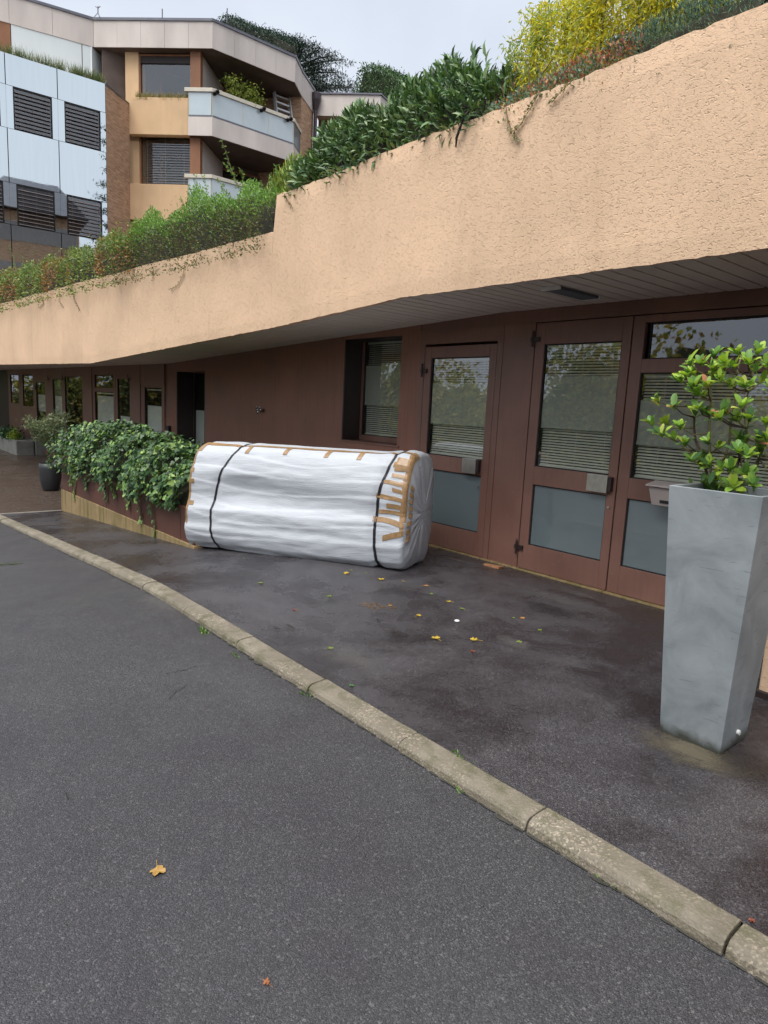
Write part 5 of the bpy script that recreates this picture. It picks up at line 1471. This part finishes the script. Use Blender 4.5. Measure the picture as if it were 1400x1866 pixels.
# ---- laurel
LCOL = [(.060, .115, .042), (.085, .155, .055), (.038, .075, .032), (.13, .20, .075), (.20, .26, .13)]
LA, la0, la1, lazt = shrub('laurel_hedge', 'glossy dark green laurel hedge leaning over the high stucco wall', [(575, 292), (595, 262), (620, 240), (650, 220), (700, 196), (740, 172), (775, 152), (820, 140), (860, 138), (900, 132), (935, 128)], lyf, .34, 3.80, 7500, (.065, .125), .27,
      LCOL, LANCE, singles=290, mat='leaf_gloss', wts=[.30, .27, .18, .16, .09], upw=.08)
for (x, y, h) in ((757, 190, .16), (862, 135, .14), (884, 150, .18), (868, 160, .15), (712, 215, .14), (832, 168, .15), (1010-150, 128, .12)):
    p = at_y(x, y, 4.40); nn = 6
    for k_ in range(nn):
        pass
    P_ = [p+Vector((0, 0, h*.25*k_)) for k_ in range(5)]; D_ = [(random.gauss(0, .35), random.gauss(0, .3), 1) for _ in P_]
    single_leaves(LA, P_, D_, [(random.gauss(0, .4), -1, .2) for _ in P_], [random.uniform(.11, .16) for _ in P_], [random.choice(LCOL[:4]) for _ in P_], 'laurel_hedge', LANCE, .24, 'leaf_gloss')
# ---- yellow willow-like shrub
WY = empty('yellow_shrub', (-2.9, 4.75, 3.75), 'tall feathery shrub with yellow and green narrow leaves on the terrace', 'shrub')
WP, WD, WC, WLn = [], [], [], []
sx = [(x, random.uniform(95, 130)) for x in range(852, 1400, 11)]
for i, (x, y) in enumerate(sx):
    Yq = random.uniform(4.5, 4.95); b = at_y(x+random.uniform(-20, 20), 160-(x-900)*.22, Yq); b.z = 3.74
    hgt = random.uniform(.9, 1.35) if x > 960 else random.uniform(.35, .95)
    if x < 915: hgt = random.uniform(.45, .75)
    lean = Vector((random.gauss(-.02, .10), random.gauss(0, .1), 0)); pts = []
    for k_ in range(11):
        f = k_/10; pts.append(b+lean*f*f*1.2+Vector((0, 0, hgt*f))+Vector((.012*math.sin(k_+i), 0, 0)))
    MB().tube(pts, [.008-.006*k_/10 for k_ in range(11)], 5).build('stem', random.choice(['bark', 'bark_green', 'twine']), WY)
    for k_ in range(1, 11):
        f = k_/10
        for _ in range(105):
            q = pts[k_]+Vector((random.gauss(0, .05+.035*(1-f)), random.gauss(0, .055), random.gauss(0, .04)))
            WP.append(q); a_ = random.uniform(0, 6.28); WD.append((math.cos(a_)*.5, math.sin(a_)*.5, random.uniform(-1.2, .35)))
            yl = random.random() < ((.98-.30*f) if x > 965 else (.85-.75*f))
            WC.append(random.choice([(.52, .45, .04), (.50, .46, .06), (.52, .41, .035), (.46, .45, .08)]) if yl else random.choice([(.24, .31, .11), (.30, .36, .12), (.19, .26, .10), (.33, .38, .18)])); WLn.append(random.uniform(.035, .062))
n_ = len(WP); leaves('foliage', WY, WP, WD, rdir(n_), WLn, .0135, np.array(WC)*(1+rng.normal(0, .15, (n_, 1))), LEAF, 'leaf_thin', kind='stuff')
# bare twigs in front of it
BT = empty('bare_twigs', (-3.6, 4.45, 3.8), 'bare reddish-brown twigs sticking up between the laurel and the yellow shrub', 'shrub')
for (x0_, y0_, x1_, y1_) in ((900, 190, 935, 95), (905, 190, 900, 120), (930, 175, 945, 100), (965, 160, 960, 105), (975, 155, 1015, 95), (990, 150, 970, 108), (1060, 120, 1085, 85), (1070, 120, 1185, 15), (1035, 130, 1060, 40), (920, 185, 905, 130), (1090, 105, 1140, 60), (1110, 95, 1125, 20)):
    a = at_y(x0_, y0_, 4.42); b = at_y(x1_, y1_, 4.46); MB().tube([a, a.lerp(b, .5)+Vector((.012, 0, .008)), b], [.005, .004, .0015], 5).build('twig', 'twine', BT)
# red-berried ground cover and blue-green juniper
shrub('berry_shrub', 'low shrub with red leaves and berries on the wall edge under the yellow shrub', [(935, 190), (960, 165), (1000, 150), (1040, 135), (1080, 112), (1120, 96), (1150, 75), (1185, 55)], lambda x: 4.36, .17, 3.82, 3600, (.016, .032), .6,
      [(.24, .07, .05), (.34, .09, .06), (.15, .08, .05), (.11, .17, .08), (.19, .15, .07), (.38, .18, .08)], LEAF, core_=True, over=.15, upw=.3)
shrub('juniper', 'low blue-green juniper on the wall edge at top right', [(1130, 85), (1170, 60), (1215, 30), (1260, 0), (1300, -25), (1340, -50), (1420, -70)], lambda x: 4.40, .20, 3.80, 5200, (.02, .05), .16,
      [(.06, .12, .085), (.085, .165, .12), (.04, .075, .058), (.13, .21, .16)], LEAF, core_=True, over=.12, upw=.3, mat='needle')
shrub('sage_cover', 'grey-green creeping plant along the wall edge below the yellow shrub', [(880, 200), (920, 183), (960, 166), (1010, 148), (1060, 126), (1100, 108)], lambda x: 4.27, .08, 3.84, 1500, (.025, .045), .45,
      [(.10, .15, .10), (.07, .12, .08), (.14, .18, .11)], LEAF, core_=False, over=.3, upw=.2)
# hanging root and trailing vines on the stucco
hr = MB(); pts = [at_y(x, y, yv) for x, y, yv in ((868, 188, 4.30), (852, 205, 4.14), (846, 213, 4.115), (838, 235, 4.10), (832, 252, 4.11), (831, 268, 4.11))]
hr.tube(pts, [.008, .011, .011, .012, .011, .006], 7); tag(hr.build('hanging_root', 'bark_dark', None, smooth=True), 'dark root hanging over the high stucco wall below the laurel', 'root')
def vine(label, pts_px, yo=.012, nl=4, r=.0028, L=(.02, .035), cols=((.10, .11, .04), (.14, .13, .05), (.20, .15, .06))):
    pts = []
    for (x, y) in pts_px:
        Yv = 4.12
        for _ in range(6): p = at_y(x, y, Yv); Yv = fy(p.x)-yo
        pts.append(p)
    dn = []
    for i in range(len(pts)-1):
        for k_ in range(5): dn.append(pts[i].lerp(pts[i+1], k_/5))
    dn.append(pts[-1]); e = empty('trailing_vine', tuple(pts[0]), label, 'vine', 'vines hanging on the stucco')
    MB().tube(dn, r, 5).build('stem', 'twine', e)
    q = np.array([tuple(p) for p in dn for _ in range(nl)]); n_ = len(q)
    leaves('vine_leaves', e, q+rng.normal(0, .006, (n_, 3))+np.array([0, -.006, 0]), np.stack([rng.normal(0, 1, n_), -.4*np.ones(n_), rng.normal(-.3, .6, n_)], 1), np.stack([rng.normal(0, .3, n_), -np.ones(n_), rng.normal(.2, .3, n_)], 1),
           rng.uniform(L[0], L[1], n_), .016, pick(cols, n_), LEAF, 'leaf', kind='stuff')
vine('longest brown vine hanging on the high stucco wall below the yellow shrub', [(985, 165), (968, 195), (950, 225), (935, 243), (948, 256)])
vine('short vine hanging left of the longest one', [(922, 190), (925, 215), (932, 238)], nl=2)
vine('pale vine hanging right of the longest one', [(1045, 145), (1030, 160), (1015, 175), (1005, 188)], nl=2)
vine('small vine at the step of the stucco wall', [(518, 352), (524, 365), (533, 378)], nl=2)
vine('thin curled vine in the middle of the lower stucco front', [(338, 478), (334, 500), (326, 518), (312, 528)], nl=3)
vine('leafy vine hanging left on the lower stucco front', [(131, 522), (136, 545), (146, 566)], nl=4)
vine('thin vine beside the leafy one on the lower stucco front', [(110, 530), (108, 548), (116, 560)], nl=2)
vine('short vine near the left edge on the lower stucco front', [(76, 540), (80, 553), (72, 560)], nl=3)
vine('short vine under the rusty part of the low hedge', [(280, 492), (279, 510)], nl=3)

# ================================================================== GRASS, BALCONY PLANTS
def tufts(label, fc, spans, d, z, L, cols, n):
    P_, D_ = [], []
    for (a0, a1) in spans:
        for _ in range(n):
            a = random.uniform(a0, a1); P_.append(fc.pt(a, d+random.gauss(0, .05), z)); D_.append((random.gauss(0, .25), random.gauss(0, .25), 1))
    n_ = len(P_); o = leaves('grass_tufts', None, P_, D_, rdir(n_), rng.uniform(L[0], L[1], n_), .012, pick(cols, n_), BLADE, 'leaf', kind='stuff')
    o['label'] = label
sp = [(FA.hit(x0_, 100)[0], FA.hit(x1_, 100)[0]) for x0_, x1_ in ((2, 60), (64, 120), (130, 162), (165, 190))]
tufts('grass growing on top of the mirror panels', FA, sp, -.18, 11.3, (.3, .55), [(.10, .14, .05), (.17, .16, .06), (.07, .10, .04), (.13, .18, .07)], 420)
tufts('dry grass on the sill of the top window', FC, [(a246, a343)], -.10, 11.52, (.18, .34), [(.20, .17, .06), (.14, .16, .05), (.28, .20, .09)], 1100)
BPL = empty('balcony_shrub', tuple(FD.pt(1.2, -.35, 11.05)), 'yellow-green potted shrub rising above the balcony rail', 'shrub')
bpts = [((428, 142), .22), ((440, 150), .28), ((435, 165), .25), ((425, 175), .22), ((462, 160), .30), ((472, 168), .32), ((465, 180), .30), ((478, 182), .22), ((450, 178), .22)]
P_ = []; tw_ = MB(); cb_ = Vector(FD.pt(1.1, -.45, 11.05))
for ((x, y), r) in bpts:
    a, z = FD.hit(x, y); c_ = Vector(FD.pt(a, -.35, z)); tw_.tube([cb_, cb_.lerp(c_, .6)+Vector((0, 0, -.1)), c_], [.02, .015, .006], 5)
    for _ in range(230): P_.append(c_+Vector((random.gauss(0, r*.5), random.gauss(0, r*.5), random.gauss(0, r*.45))))
tw_.build('trunk', 'bark', BPL)
n_ = len(P_); leaves('crown', BPL, P_, rdir(n_)+np.array([0, 0, -.3]), rdir(n_)+np.array([.3, -.3, .6]), rng.uniform(.07, .13, n_), .04, pick([(.20, .25, .04), (.12, .18, .03), (.28, .28, .05), (.08, .12, .03)], n_), LEAF, 'leaf', kind='stuff')
MB().lathe(tuple(FD.pt(1.1, -.45, 11.0)), [(.16, 0), (.2, .35), (.18, .35)], 16).build('pot', 'pot_dark', BPL)

# ================================================================== TREES AND HEDGES BEHIND THE BUILDINGS
def hill_z(x, y): return 3.2 + max(0, y-10)*.17 + .15*math.sin(x*.7+y*.4)
def clipped(name, label, corners_px, Yd, dep, n, cols, L, over=1.0):
    """a clipped evergreen mass whose outline is measured at depth line Yd"""
    pts = [at_y(x, y, Yd) for x, y in corners_px]; xs_ = np.array([p.x for p in pts]); zs_ = np.array([p.z for p in pts]); o = np.argsort(xs_); xs_, zs_ = xs_[o], zs_[o]
    zb = hill_z(xs_.mean(), Yd)-.3; e = empty(name, (xs_.mean(), Yd, zb), label, 'hedge')
    mb = MB()
    for i in range(25):
        x = xs_[0]+(xs_[-1]-xs_[0])*i/24; z = float(np.interp(x, xs_, zs_))-.25
        mb.v += [(x, Yd, zb), (x, Yd, z), (x, Yd+dep, z), (x, Yd+dep, zb)]
    for i in range(24):
        for j in range(3): a = i*4+j; mb.f.append((a, a+4, a+5, a+1))
    mb.f.append((0, 1, 2, 3)); mb.f.append((96+3, 96+2, 96+1, 96)); mb.build('trunk', 'core', e)  # dark core box filling the hedge, blocks light, not a trunk
    x = rng.uniform(xs_[0]-.1, xs_[-1]+.1, n); zt = np.interp(x, xs_, zs_); side = rng.random(n)
    y = np.where(side < .62, Yd-.1+rng.normal(0, .14, n), Yd+rng.uniform(0, dep, n)); zlow = zt-3.2
    z = np.where(side < .62, zlow+(zt-zlow)*rng.random(n), zt+rng.normal(-.05, .13, n))
    ed = rng.random(n) < .10; x = np.where(ed, np.where(rng.random(n) < .5, xs_[0], xs_[-1])+rng.normal(0, .12, n), x); z = np.where(ed, np.interp(x, xs_, zs_)-3*rng.random(n), z)
    leaves('crown', e, np.stack([x, y, z], 1), rdir(n)*.8+np.array([.2, -.4, .7]), rdir(n)+np.array([.3, -.6, .3]), rng.uniform(L*.6, L, n), L*.38, pick(cols, n, .3), LEAF, 'needle', kind='stuff')
EV = [(.030, .062, .026), (.045, .085, .035), (.020, .042, .020), (.06, .10, .04)]
clipped('clipped_hedge', 'rounded clipped evergreen hedge behind the side wing roof', [(657, 150), (660, 126), (668, 121), (690, 121), (705, 127), (722, 138), (740, 150), (752, 165), (768, 185)], 24.0, 2.5, 9000, [(.045, .095, .03), (.06, .12, .035), (.03, .065, .022)], .16)
clipped('dark_hedge', 'long dark conifer hedge behind the roof of the stepped building', [(400, 45), (404, 33), (415, 28), (430, 36), (452, 46), (475, 55), (490, 56), (498, 62), (500, 80)], 27.0, 2.0, 7000, [(.022, .045, .028), (.032, .060, .038), (.016, .030, .020)], .2)
CD = empty('cedar_tree', tuple(at_y(560, 300, 31.0)), 'dark spreading cedar tree behind the stepped building', 'tree')
tk = at_y(545, 130, 31.0); zb = hill_z(tk.x, 31); 
tm = MB(); tm.tube([(tk.x, 31, zb-.5), (tk.x+.1, 31, (zb+tk.z)/2), (tk.x, 31, tk.z+1.2)], [.5, .38, .12], 9)
CP, CDd = [], []
for (x0_, y0_, x1_, y1_, th_) in ((545, 110, 512, 70, .28), (545, 105, 530, 72, .3), (548, 100, 556, 75, .3), (550, 112, 585, 88, .35), (552, 118, 610, 100, .4), (552, 122, 630, 108, .32), (550, 130, 600, 128, .45), (552, 138, 618, 132, .3), (552, 148, 596, 148, .32), (556, 160, 640, 157, .18), (556, 166, 650, 160, .16), (560, 160, 600, 160, .25), (545, 95, 540, 78, .3), (548, 120, 575, 115, .4), (552, 135, 575, 140, .5), (545, 90, 506, 66, .2), (550, 150, 575, 160, .4)):
    a = at_y(x0_, y0_, 31.0); b = at_y(x1_, y1_, 31.0+random.uniform(-1.5, 1.5)); tm.tube([a, a.lerp(b, .5)+Vector((0, 0, .12)), b], [.10, .06, .02], 5)
    for _ in range(520):
        f = random.random()**.6; q = a.lerp(b, f)+Vector((random.gauss(0, .3), random.gauss(0, .6), random.gauss(0, th_*.5)*(1.1-f))); CP.append(q)
tm.build('trunk', 'bark_dark', CD)
# clump the needles
CP = np.array([tuple(q) for q in CP]); cl_ = CP[rng.choice(len(CP), 900)]; idx_ = rng.choice(900, 9000); CPn = cl_[idx_]+rng.normal(0, 1, (9000, 3))*np.array([.20, .22, .06])
n_ = len(CPn); leaves('crown', CD, CPn, rdir(n_)+np.array([.5, -.2, -.1]), rdir(n_)*.5+np.array([0, 0, 1]), rng.uniform(.14, .3, n_), .06, pick([(.018, .034, .028), (.026, .046, .036), (.012, .022, .018), (.04, .062, .048)], n_, .25), LEAF, 'needle', kind='stuff')

# ---- wood across the road and at its end, seen in the window reflections
WDm, WCl = [], []
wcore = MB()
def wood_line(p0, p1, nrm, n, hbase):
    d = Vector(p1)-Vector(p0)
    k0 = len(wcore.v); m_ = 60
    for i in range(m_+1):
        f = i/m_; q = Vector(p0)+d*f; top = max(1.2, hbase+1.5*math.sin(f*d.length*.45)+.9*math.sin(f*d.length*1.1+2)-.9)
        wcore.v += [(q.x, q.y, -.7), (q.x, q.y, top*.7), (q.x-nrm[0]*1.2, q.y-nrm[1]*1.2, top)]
    for i in range(m_):
        for j in range(2): a = k0+i*3+j; wcore.f.append((a, a+3, a+4, a+1))
    for _ in range(n):
        f = random.random(); q = Vector(p0)+d*f; top = hbase+1.5*math.sin(f*d.length*.45)+.9*math.sin(f*d.length*1.1+2)+random.uniform(-.8, .8)
        k_ = random.choice([0, 0, 1, 1, 2, 3]); cc = [(.16, .20, .055), (.36, .31, .06), (.26, .17, .07), (.10, .14, .055)][k_]
        for _ in range(110):
            z = random.uniform(-.4, max(1.5, top)); w_ = .8*(1-z/(top+2.5))+.2
            WDm.append((q.x+random.gauss(0, w_)+nrm[0]*random.uniform(0, .8), q.y+random.gauss(0, w_)+nrm[1]*random.uniform(0, .8), z)); WCl.append(cc)
wood_line((-46, -14), (14, -14), (0, 1), 330, 3.7)
wood_line((-45, 10.0), (-45, -15), (1, 0), 150, 4.0)
n_ = len(WDm); wd = leaves('woodland', None, WDm, rdir(n_), rdir(n_)+np.array([0, .8, .4]), rng.uniform(.16, .34, n_), .16, np.array(WCl)*(1+rng.normal(0, .25, (n_, 1))).clip(.3, 2), LEAF, 'leaf', kind='stuff')
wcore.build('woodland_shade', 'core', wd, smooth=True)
# ---- invented unseen house and tree, added to be mirrored in the glass panels of the stepped building
NH = empty('reflection_house', (11, 9.7, 0), 'tan house with dark hipped roof beside the low building, invented to be mirrored in the glass panels', 'house')
MB().prism([(6, 6.2), (16, 6.2), (16, 12.0), (6, 12.0)], -0.3, 13.6).build('wall', 'stone', NH)
MB().hexa([(5.3, 5.6, 13.65), (16.6, 5.6, 13.65), (16.6, 12.6, 13.65), (5.3, 12.6, 13.65)], [(6.8, 7.4, 15.9), (15.4, 7.4, 15.9), (15.4, 10.8, 15.9), (6.8, 10.8, 15.9)]).build('roof', 'coping', NH)
for z_ in (6.0, 8.9, 11.6): MB().box(5.96, 5.998, 6.4, 11.8, z_, z_+1.3).build('window', 'glass_far', NH); MB().box(5.985, 5.997, 6.4, 11.8, z_, z_+1.3).build('window_blind', 'slat_dark', NH)
HT = empty('reflection_tree', (5, 14.4, 3.8), 'tall dark cedar behind the tan house, added to be mirrored in the glass panels', 'tree')
tm = MB(); tm.tube([(5, 14.4, 3.4), (5, 14.4, 12), (5.1, 14.4, 21)], [.4, .28, .05], 8); P_ = []
for k_ in range(40):
    z_ = 7+k_*.34; a_ = k_*2.3; r_ = 2.3*(1-(z_-7)/17)+.3*math.sin(k_*1.7); e_ = Vector((5+r_*math.cos(a_), 14.4+r_*math.sin(a_), z_+.25)); c_ = Vector((5, 14.4, z_)); tm.tube([c_, e_], [.06, .02], 5)
    for _ in range(130): f = random.random()**.6; P_.append(c_.lerp(e_, f)+Vector((random.gauss(0, .24), random.gauss(0, .24), random.gauss(0, .09))))
tm.build('trunk', 'bark_dark', HT); n_ = len(P_)
leaves('crown', HT, P_, rdir(n_), rdir(n_)*.5+np.array([0, 0, 1]), rng.uniform(.16, .34, n_), .07, pick([(.018, .034, .028), (.026, .046, .036), (.012, .022, .018)], n_, .25), LEAF, 'needle', kind='stuff')

# ================================================================== LITTER AND SMALL THINGS ON THE GROUND
def fallen(label, x, y, c, size, dz=0.004, group=None, rot=None, lob=5, name='fallen_leaf', on_road=False):
    p = at_g(x, y, -0.05 if on_road else 0.0); r0 = random.uniform(0, 6.28) if rot is None else rot
    k_ = lob*4; mb = MB(); mb.v.append((p.x, p.y, p.z+dz+.002))
    for i in range(k_):
        t = 2*math.pi*i/k_; rr = size*(.62+.38*abs(math.cos(t*lob/2)))*random.uniform(.85, 1.1)
        mb.v.append((p.x+rr*math.cos(t+r0), p.y+rr*math.sin(t+r0), p.z+dz+random.uniform(-.002, .007)))
    for i in range(k_): mb.f.append((0, 1+i, 1+(i+1) % k_))
    s_ = Vector((math.cos(r0+.4), math.sin(r0+.4), 0))
    k0 = len(mb.v); mb.tube([p+Vector((0, 0, dz)), p+s_*size*1.5+Vector((0, 0, .004)), p+s_*size*2.1+Vector((0, 0, .002))], size*.045, 4)
    o = mb.build(name, 'litter', None)
    a = o.data.attributes.new('col', 'FLOAT_COLOR', 'POINT'); a.data.foreach_set('color', np.tile(np.array([*c, 1.0], np.float32), len(o.data.vertices)))
    sd2 = o.modifiers.new('thick', 'SOLIDIFY'); sd2.thickness = .0006
    tag(o, label, 'leaf', group)
YEL, ORG, GRN, RED, TAN = (.48, .33, .035), (.42, .19, .04), (.20, .27, .04), (.25, .07, .04), (.42, .25, .07)
fallen('single tan yellow leaf with stalk lying on the road, lower left', 287, 1589, TAN, .030, rot=2.4, lob=4, on_road=True)
fallen('small orange leaf on the road at the bottom edge', 486, 1792, (.36, .14, .06), .012, on_road=True)
fallen('dark green leaf on the road at the left edge', 24, 1028, (.04, .06, .02), .05, on_road=True)
fallen('dark green leaf beside the one at the left edge', 5, 1029, (.04, .06, .02), .04, on_road=True)
for (x, y, c, s_, lb_) in ((794, 1163, YEL, .032, 'yellow leaf left of the other large one in the middle of the pavement'), (864, 1166, YEL, .030, 'yellow leaf right of the other large one in the middle of the pavement'), (602, 1182, GRN, .022, 'green-yellow leaf alone on the pavement near the kerb'), (641, 1250, (.07, .16, .05), .018, 'small green leaf on the pavement beside the kerb'),
                      (538, 1112, RED, .020, 'red leaf on the pavement in front of the bundle'), (601, 1087, GRN, .020, 'yellow-green leaf in front of the middle of the bundle'), (632, 1045, YEL, .032, 'yellow leaf close to the bundle, left of the right strap'), (694, 1056, YEL, .034, 'yellow leaf close to the bundle below the right strap'),
                      (777, 1068, ORG, .024, 'orange leaf near the right end of the bundle'), (818, 1097, YEL, .022, 'yellow leaf between the bundle and the doors'), (763, 1122, YEL, .024, 'yellow leaf at the edge of the wet patch'), (842, 1110, GRN, .020, 'green leaf near the white pebble'), (946, 1171, GRN, .022, 'green leaf on the pavement left of the tall planter'),
                      (862, 1188, RED, .018, 'red leaf below the two yellow leaves'), (984, 1149, GRN, .016, 'small green leaf below the second door'), (952, 1127, ORG, .020, 'orange leaf below the second door'), (935, 1127, GRN, .012, 'tiny green leaf beside the orange one'), (736, 1060, YEL, .014, 'tiny yellow leaf right of the bundle corner'),
                      (667, 1045, GRN, .014, 'tiny green leaf below the bundle'), (787, 1083, GRN, .014, 'tiny green leaf right of the bundle'), (476, 1063, GRN, .022, 'pale green leaf in front of the left strap'), (1370, 1680, RED, .011, 'red leaf on the kerb edge at bottom right'), (640, 1040, GRN, .012, 'tiny green leaf touching the bundle'), (712, 1105, TAN, .016, 'tan leaf beside the crumbs')):
    fallen(lb_, x, y, c, s_)
# crumbs, twigs, pebble, brick fragment
cr_ = MB()
for _ in range(60):
    p = at_g(685+random.gauss(0, 16), 1104+random.gauss(0, 3)); d_ = Vector((random.gauss(0, 1), random.gauss(0, 1), 0)).normalized()*random.uniform(.006, .018); n2 = Vector((-d_.y, d_.x, 0))*.4
    cr_.hexa([p-d_-n2, p+d_-n2, p+d_+n2, p-d_+n2], [p-d_*.8-n2*.8+Vector((0, 0, .006)), p+d_*.7-n2*.8+Vector((0, 0, .006)), p+d_*.7+n2*.8+Vector((0, 0, .006)), p-d_*.8+n2*.8+Vector((0, 0, .006))])
tag(cr_.build('leaf_crumbs', 'twine', None), 'patch of brown leaf crumbs on the pavement before the bundle', 'crumbs', kind='stuff')
for (x, y, l_, lb_) in ((798, 1070, .05, 'dark twig right of the bundle corner'), (805, 1061, .03, 'short dark twig near the bundle corner'), (690, 1131, .03, 'small dark twig below the leaf crumbs'), (530, 1143, .05, 'thin dark twig left on the pavement'), (505, 1146, .03, 'thin dark twig near the kerb joint'), (877, 1072, .02, 'dark twig scrap below the first door')):
    p = at_g(x, y); a_ = random.uniform(-.6, .9); d_ = Vector((math.cos(a_), math.sin(a_), 0))*l_
    tag(MB().tube([p-d_+Vector((0, 0, .006)), p+Vector((.006, 0, .009)), p+d_+Vector((0, 0, .005))], [.003, .004, .002], 5).build('twig', 'bark_dark', None), lb_, 'twig')
p = at_g(833, 1133); pb_ = MB(); pb_.lathe((p.x, p.y, p.z), [(.012, 0.0), (.022, .006), (.018, .013), (.004, .016)], 12); tag(pb_.build('white_pebble', 'white_bit', None, smooth=True), 'small white pebble on the wet pavement', 'pebble')
p0_ = at_g(882, 1029); p1_ = at_g(914, 1037); d_ = (p1_-p0_); n2 = Vector((-d_.y, d_.x, 0)).normalized()*.05; u3 = Vector((0, 0, .028))
MBk = MB().hexa([p0_-n2*.5, p1_-n2, p1_+n2*.8, p0_+n2], [p0_-n2*.4+u3*.6+d_*.05, p1_-n2*.9+u3, p1_+n2*.7+u3*.9, p0_+n2*.8+u3*.5])
tag(MBk.build('brick_fragment', 'brick', None, bevel=0.004), 'broken brick fragment on the ground between the two doors', 'brick')
# weeds along the kerb
def weeds(label, x, y, n, on_road=True, L=.03):
    p = at_g(x, y, -.05 if on_road else 0); P_ = [p+Vector((random.gauss(0, .035), random.gauss(0, .008), 0)) for _ in range(n)]
    e_ = empty('weed', tuple(p), label, 'weed'); o = leaves('foliage', e_, P_, [(random.gauss(0, .8), random.gauss(-.3, .5), random.uniform(.3, 1)) for _ in P_], rdir(n), rng.uniform(L*.5, L, n), .009, pick([(.10, .20, .04), (.16, .26, .05), (.07, .13, .03)], n), LEAF, 'leaf', kind='stuff')
weeds('weed with light green leaves at the foot of the kerb, left of the bundle leaf', 372, 1152, 40, L=.045)
weeds('tiny weed at the kerb foot near the third joint', 838, 1440, 14); weeds('tiny weed at the kerb foot towards bottom right', 1106, 1608, 16); weeds('small weeds behind the kerb near the middle', 835, 1378, 18, False); weeds('tiny weed at the kerb foot below the second joint', 560, 1268, 14)
weeds('small weed at the foot of the planter wall', 212, 958, 16, False); weeds('small weed beside the planter wall near the bundle', 315, 985, 18, False); weeds('tiny weed at the kerb foot near the first joint', 430, 1195, 14)

# stains, cracks and grit on the ground
def stain_sheet(name, x, y, rx, ry, mat, z=0.006, on_road=False, rot=0.0):
    p = at_g(x, y, -0.05 if on_road else 0.0); me = bpy.data.meshes.new(name); k_ = 9; V, F_, UV = [], [], []
    for j in range(k_):
        for i in range(k_):
            u, v = 2*i/(k_-1)-1, 2*j/(k_-1)-1; dx, dy = u*rx, v*ry
            X = p.x+dx*math.cos(rot)-dy*math.sin(rot); Y = p.y+dx*math.sin(rot)+dy*math.cos(rot)
            V.append((X, Y, g(X)+(-0.05 if on_road else 0.0)+z)); UV.append((u, v))
    for j in range(k_-1):
        for i in range(k_-1): a = j*k_+i; F_.append((a, a+1, a+k_+1, a+k_))
    me.from_pydata(V, [], F_); me.update(); ul = me.uv_layers.new(name='uv')
    for lp in me.loops: ul.data[lp.index].uv = UV[lp.vertex_index]
    me.materials.append(M[mat]); o = bpy.data.objects.new(name, me); col.objects.link(o); tag(o, kind='structure')
stain_sheet('dirt_stain', 1265, 1372, .36, .22, 'stain_moss', rot=.1)
stain_sheet('dirt_stain', 935, 1172, .22, .12, 'stain_pale', .0065)
stain_sheet('dirt_stain', 720, 1155, .14, .10, 'stain_oil', .007)
stain_sheet('dirt_stain', 1000, 1110, .35, .16, 'stain_oil', .0075)
stain_sheet('dirt_stain', 1010, 1090, .8, .20, 'stain_pale', .008)
stain_sheet('dirt_stain', 832, 1022, .32, .07, 'stain_pale', .0092)
stain_sheet('dirt_stain', 1060, 1086, .3, .07, 'stain_pale', .0092)
stain_sheet('dirt_stain', 640, 1200, .45, .22, 'stain_pale', .0062)
stain_sheet('dirt_stain', 1380, 1400, .28, .22, 'stain_oil', .0085)
stain_sheet('dirt_stain', 300, 1100, .6, .25, 'stain_pale', on_road=True)
def crack(pts_px, w_=.003):
    m_ = MB(); P_ = []
    for i in range(len(pts_px)-1):
        for k_ in range(6):
            f = k_/6; P_.append(at_g(pts_px[i][0]*(1-f)+pts_px[i+1][0]*f, pts_px[i][1]*(1-f)+pts_px[i+1][1]*f+random.gauss(0, 1.0), -.05))
    for i in range(len(P_)-1):
        d_ = (P_[i+1]-P_[i]); n2 = Vector((-d_.y, d_.x, 0)).normalized()*w_*random.uniform(.4, 1.0); z_ = Vector((0, 0, .004))
        m_.poly([P_[i]-n2+z_, P_[i+1]-n2+z_, P_[i+1]+n2+z_, P_[i]+n2+z_])
    m_.build('road_crack', 'seal', None, kind='structure')
crack([(302, 1229), (330, 1222), (365, 1213)]); crack([(306, 1277), (320, 1263), (345, 1246)], .002); crack([(120, 1445), (126, 1460)], .002)
gm = MB(); xg = -12.0
while xg < 0.6:
    w_ = random.uniform(.003, .018)*(1+.6*math.sin(xg*3)); l_ = random.uniform(.03, .10)
    gm.poly([(xg, KF+.012, g(xg)-.0445), (xg, KF-w_, g(xg)-.0455), (xg+l_*.5, KF-w_*random.uniform(.6, 1.3), g(xg+l_*.5)-.0455), (xg+l_, KF-w_*.7, g(xg+l_)-.0455), (xg+l_, KF+.012, g(xg+l_)-.0445)]); xg += l_*random.uniform(.95, 1.6)
gm.build('kerb_grit', 'grit', None, kind='structure')
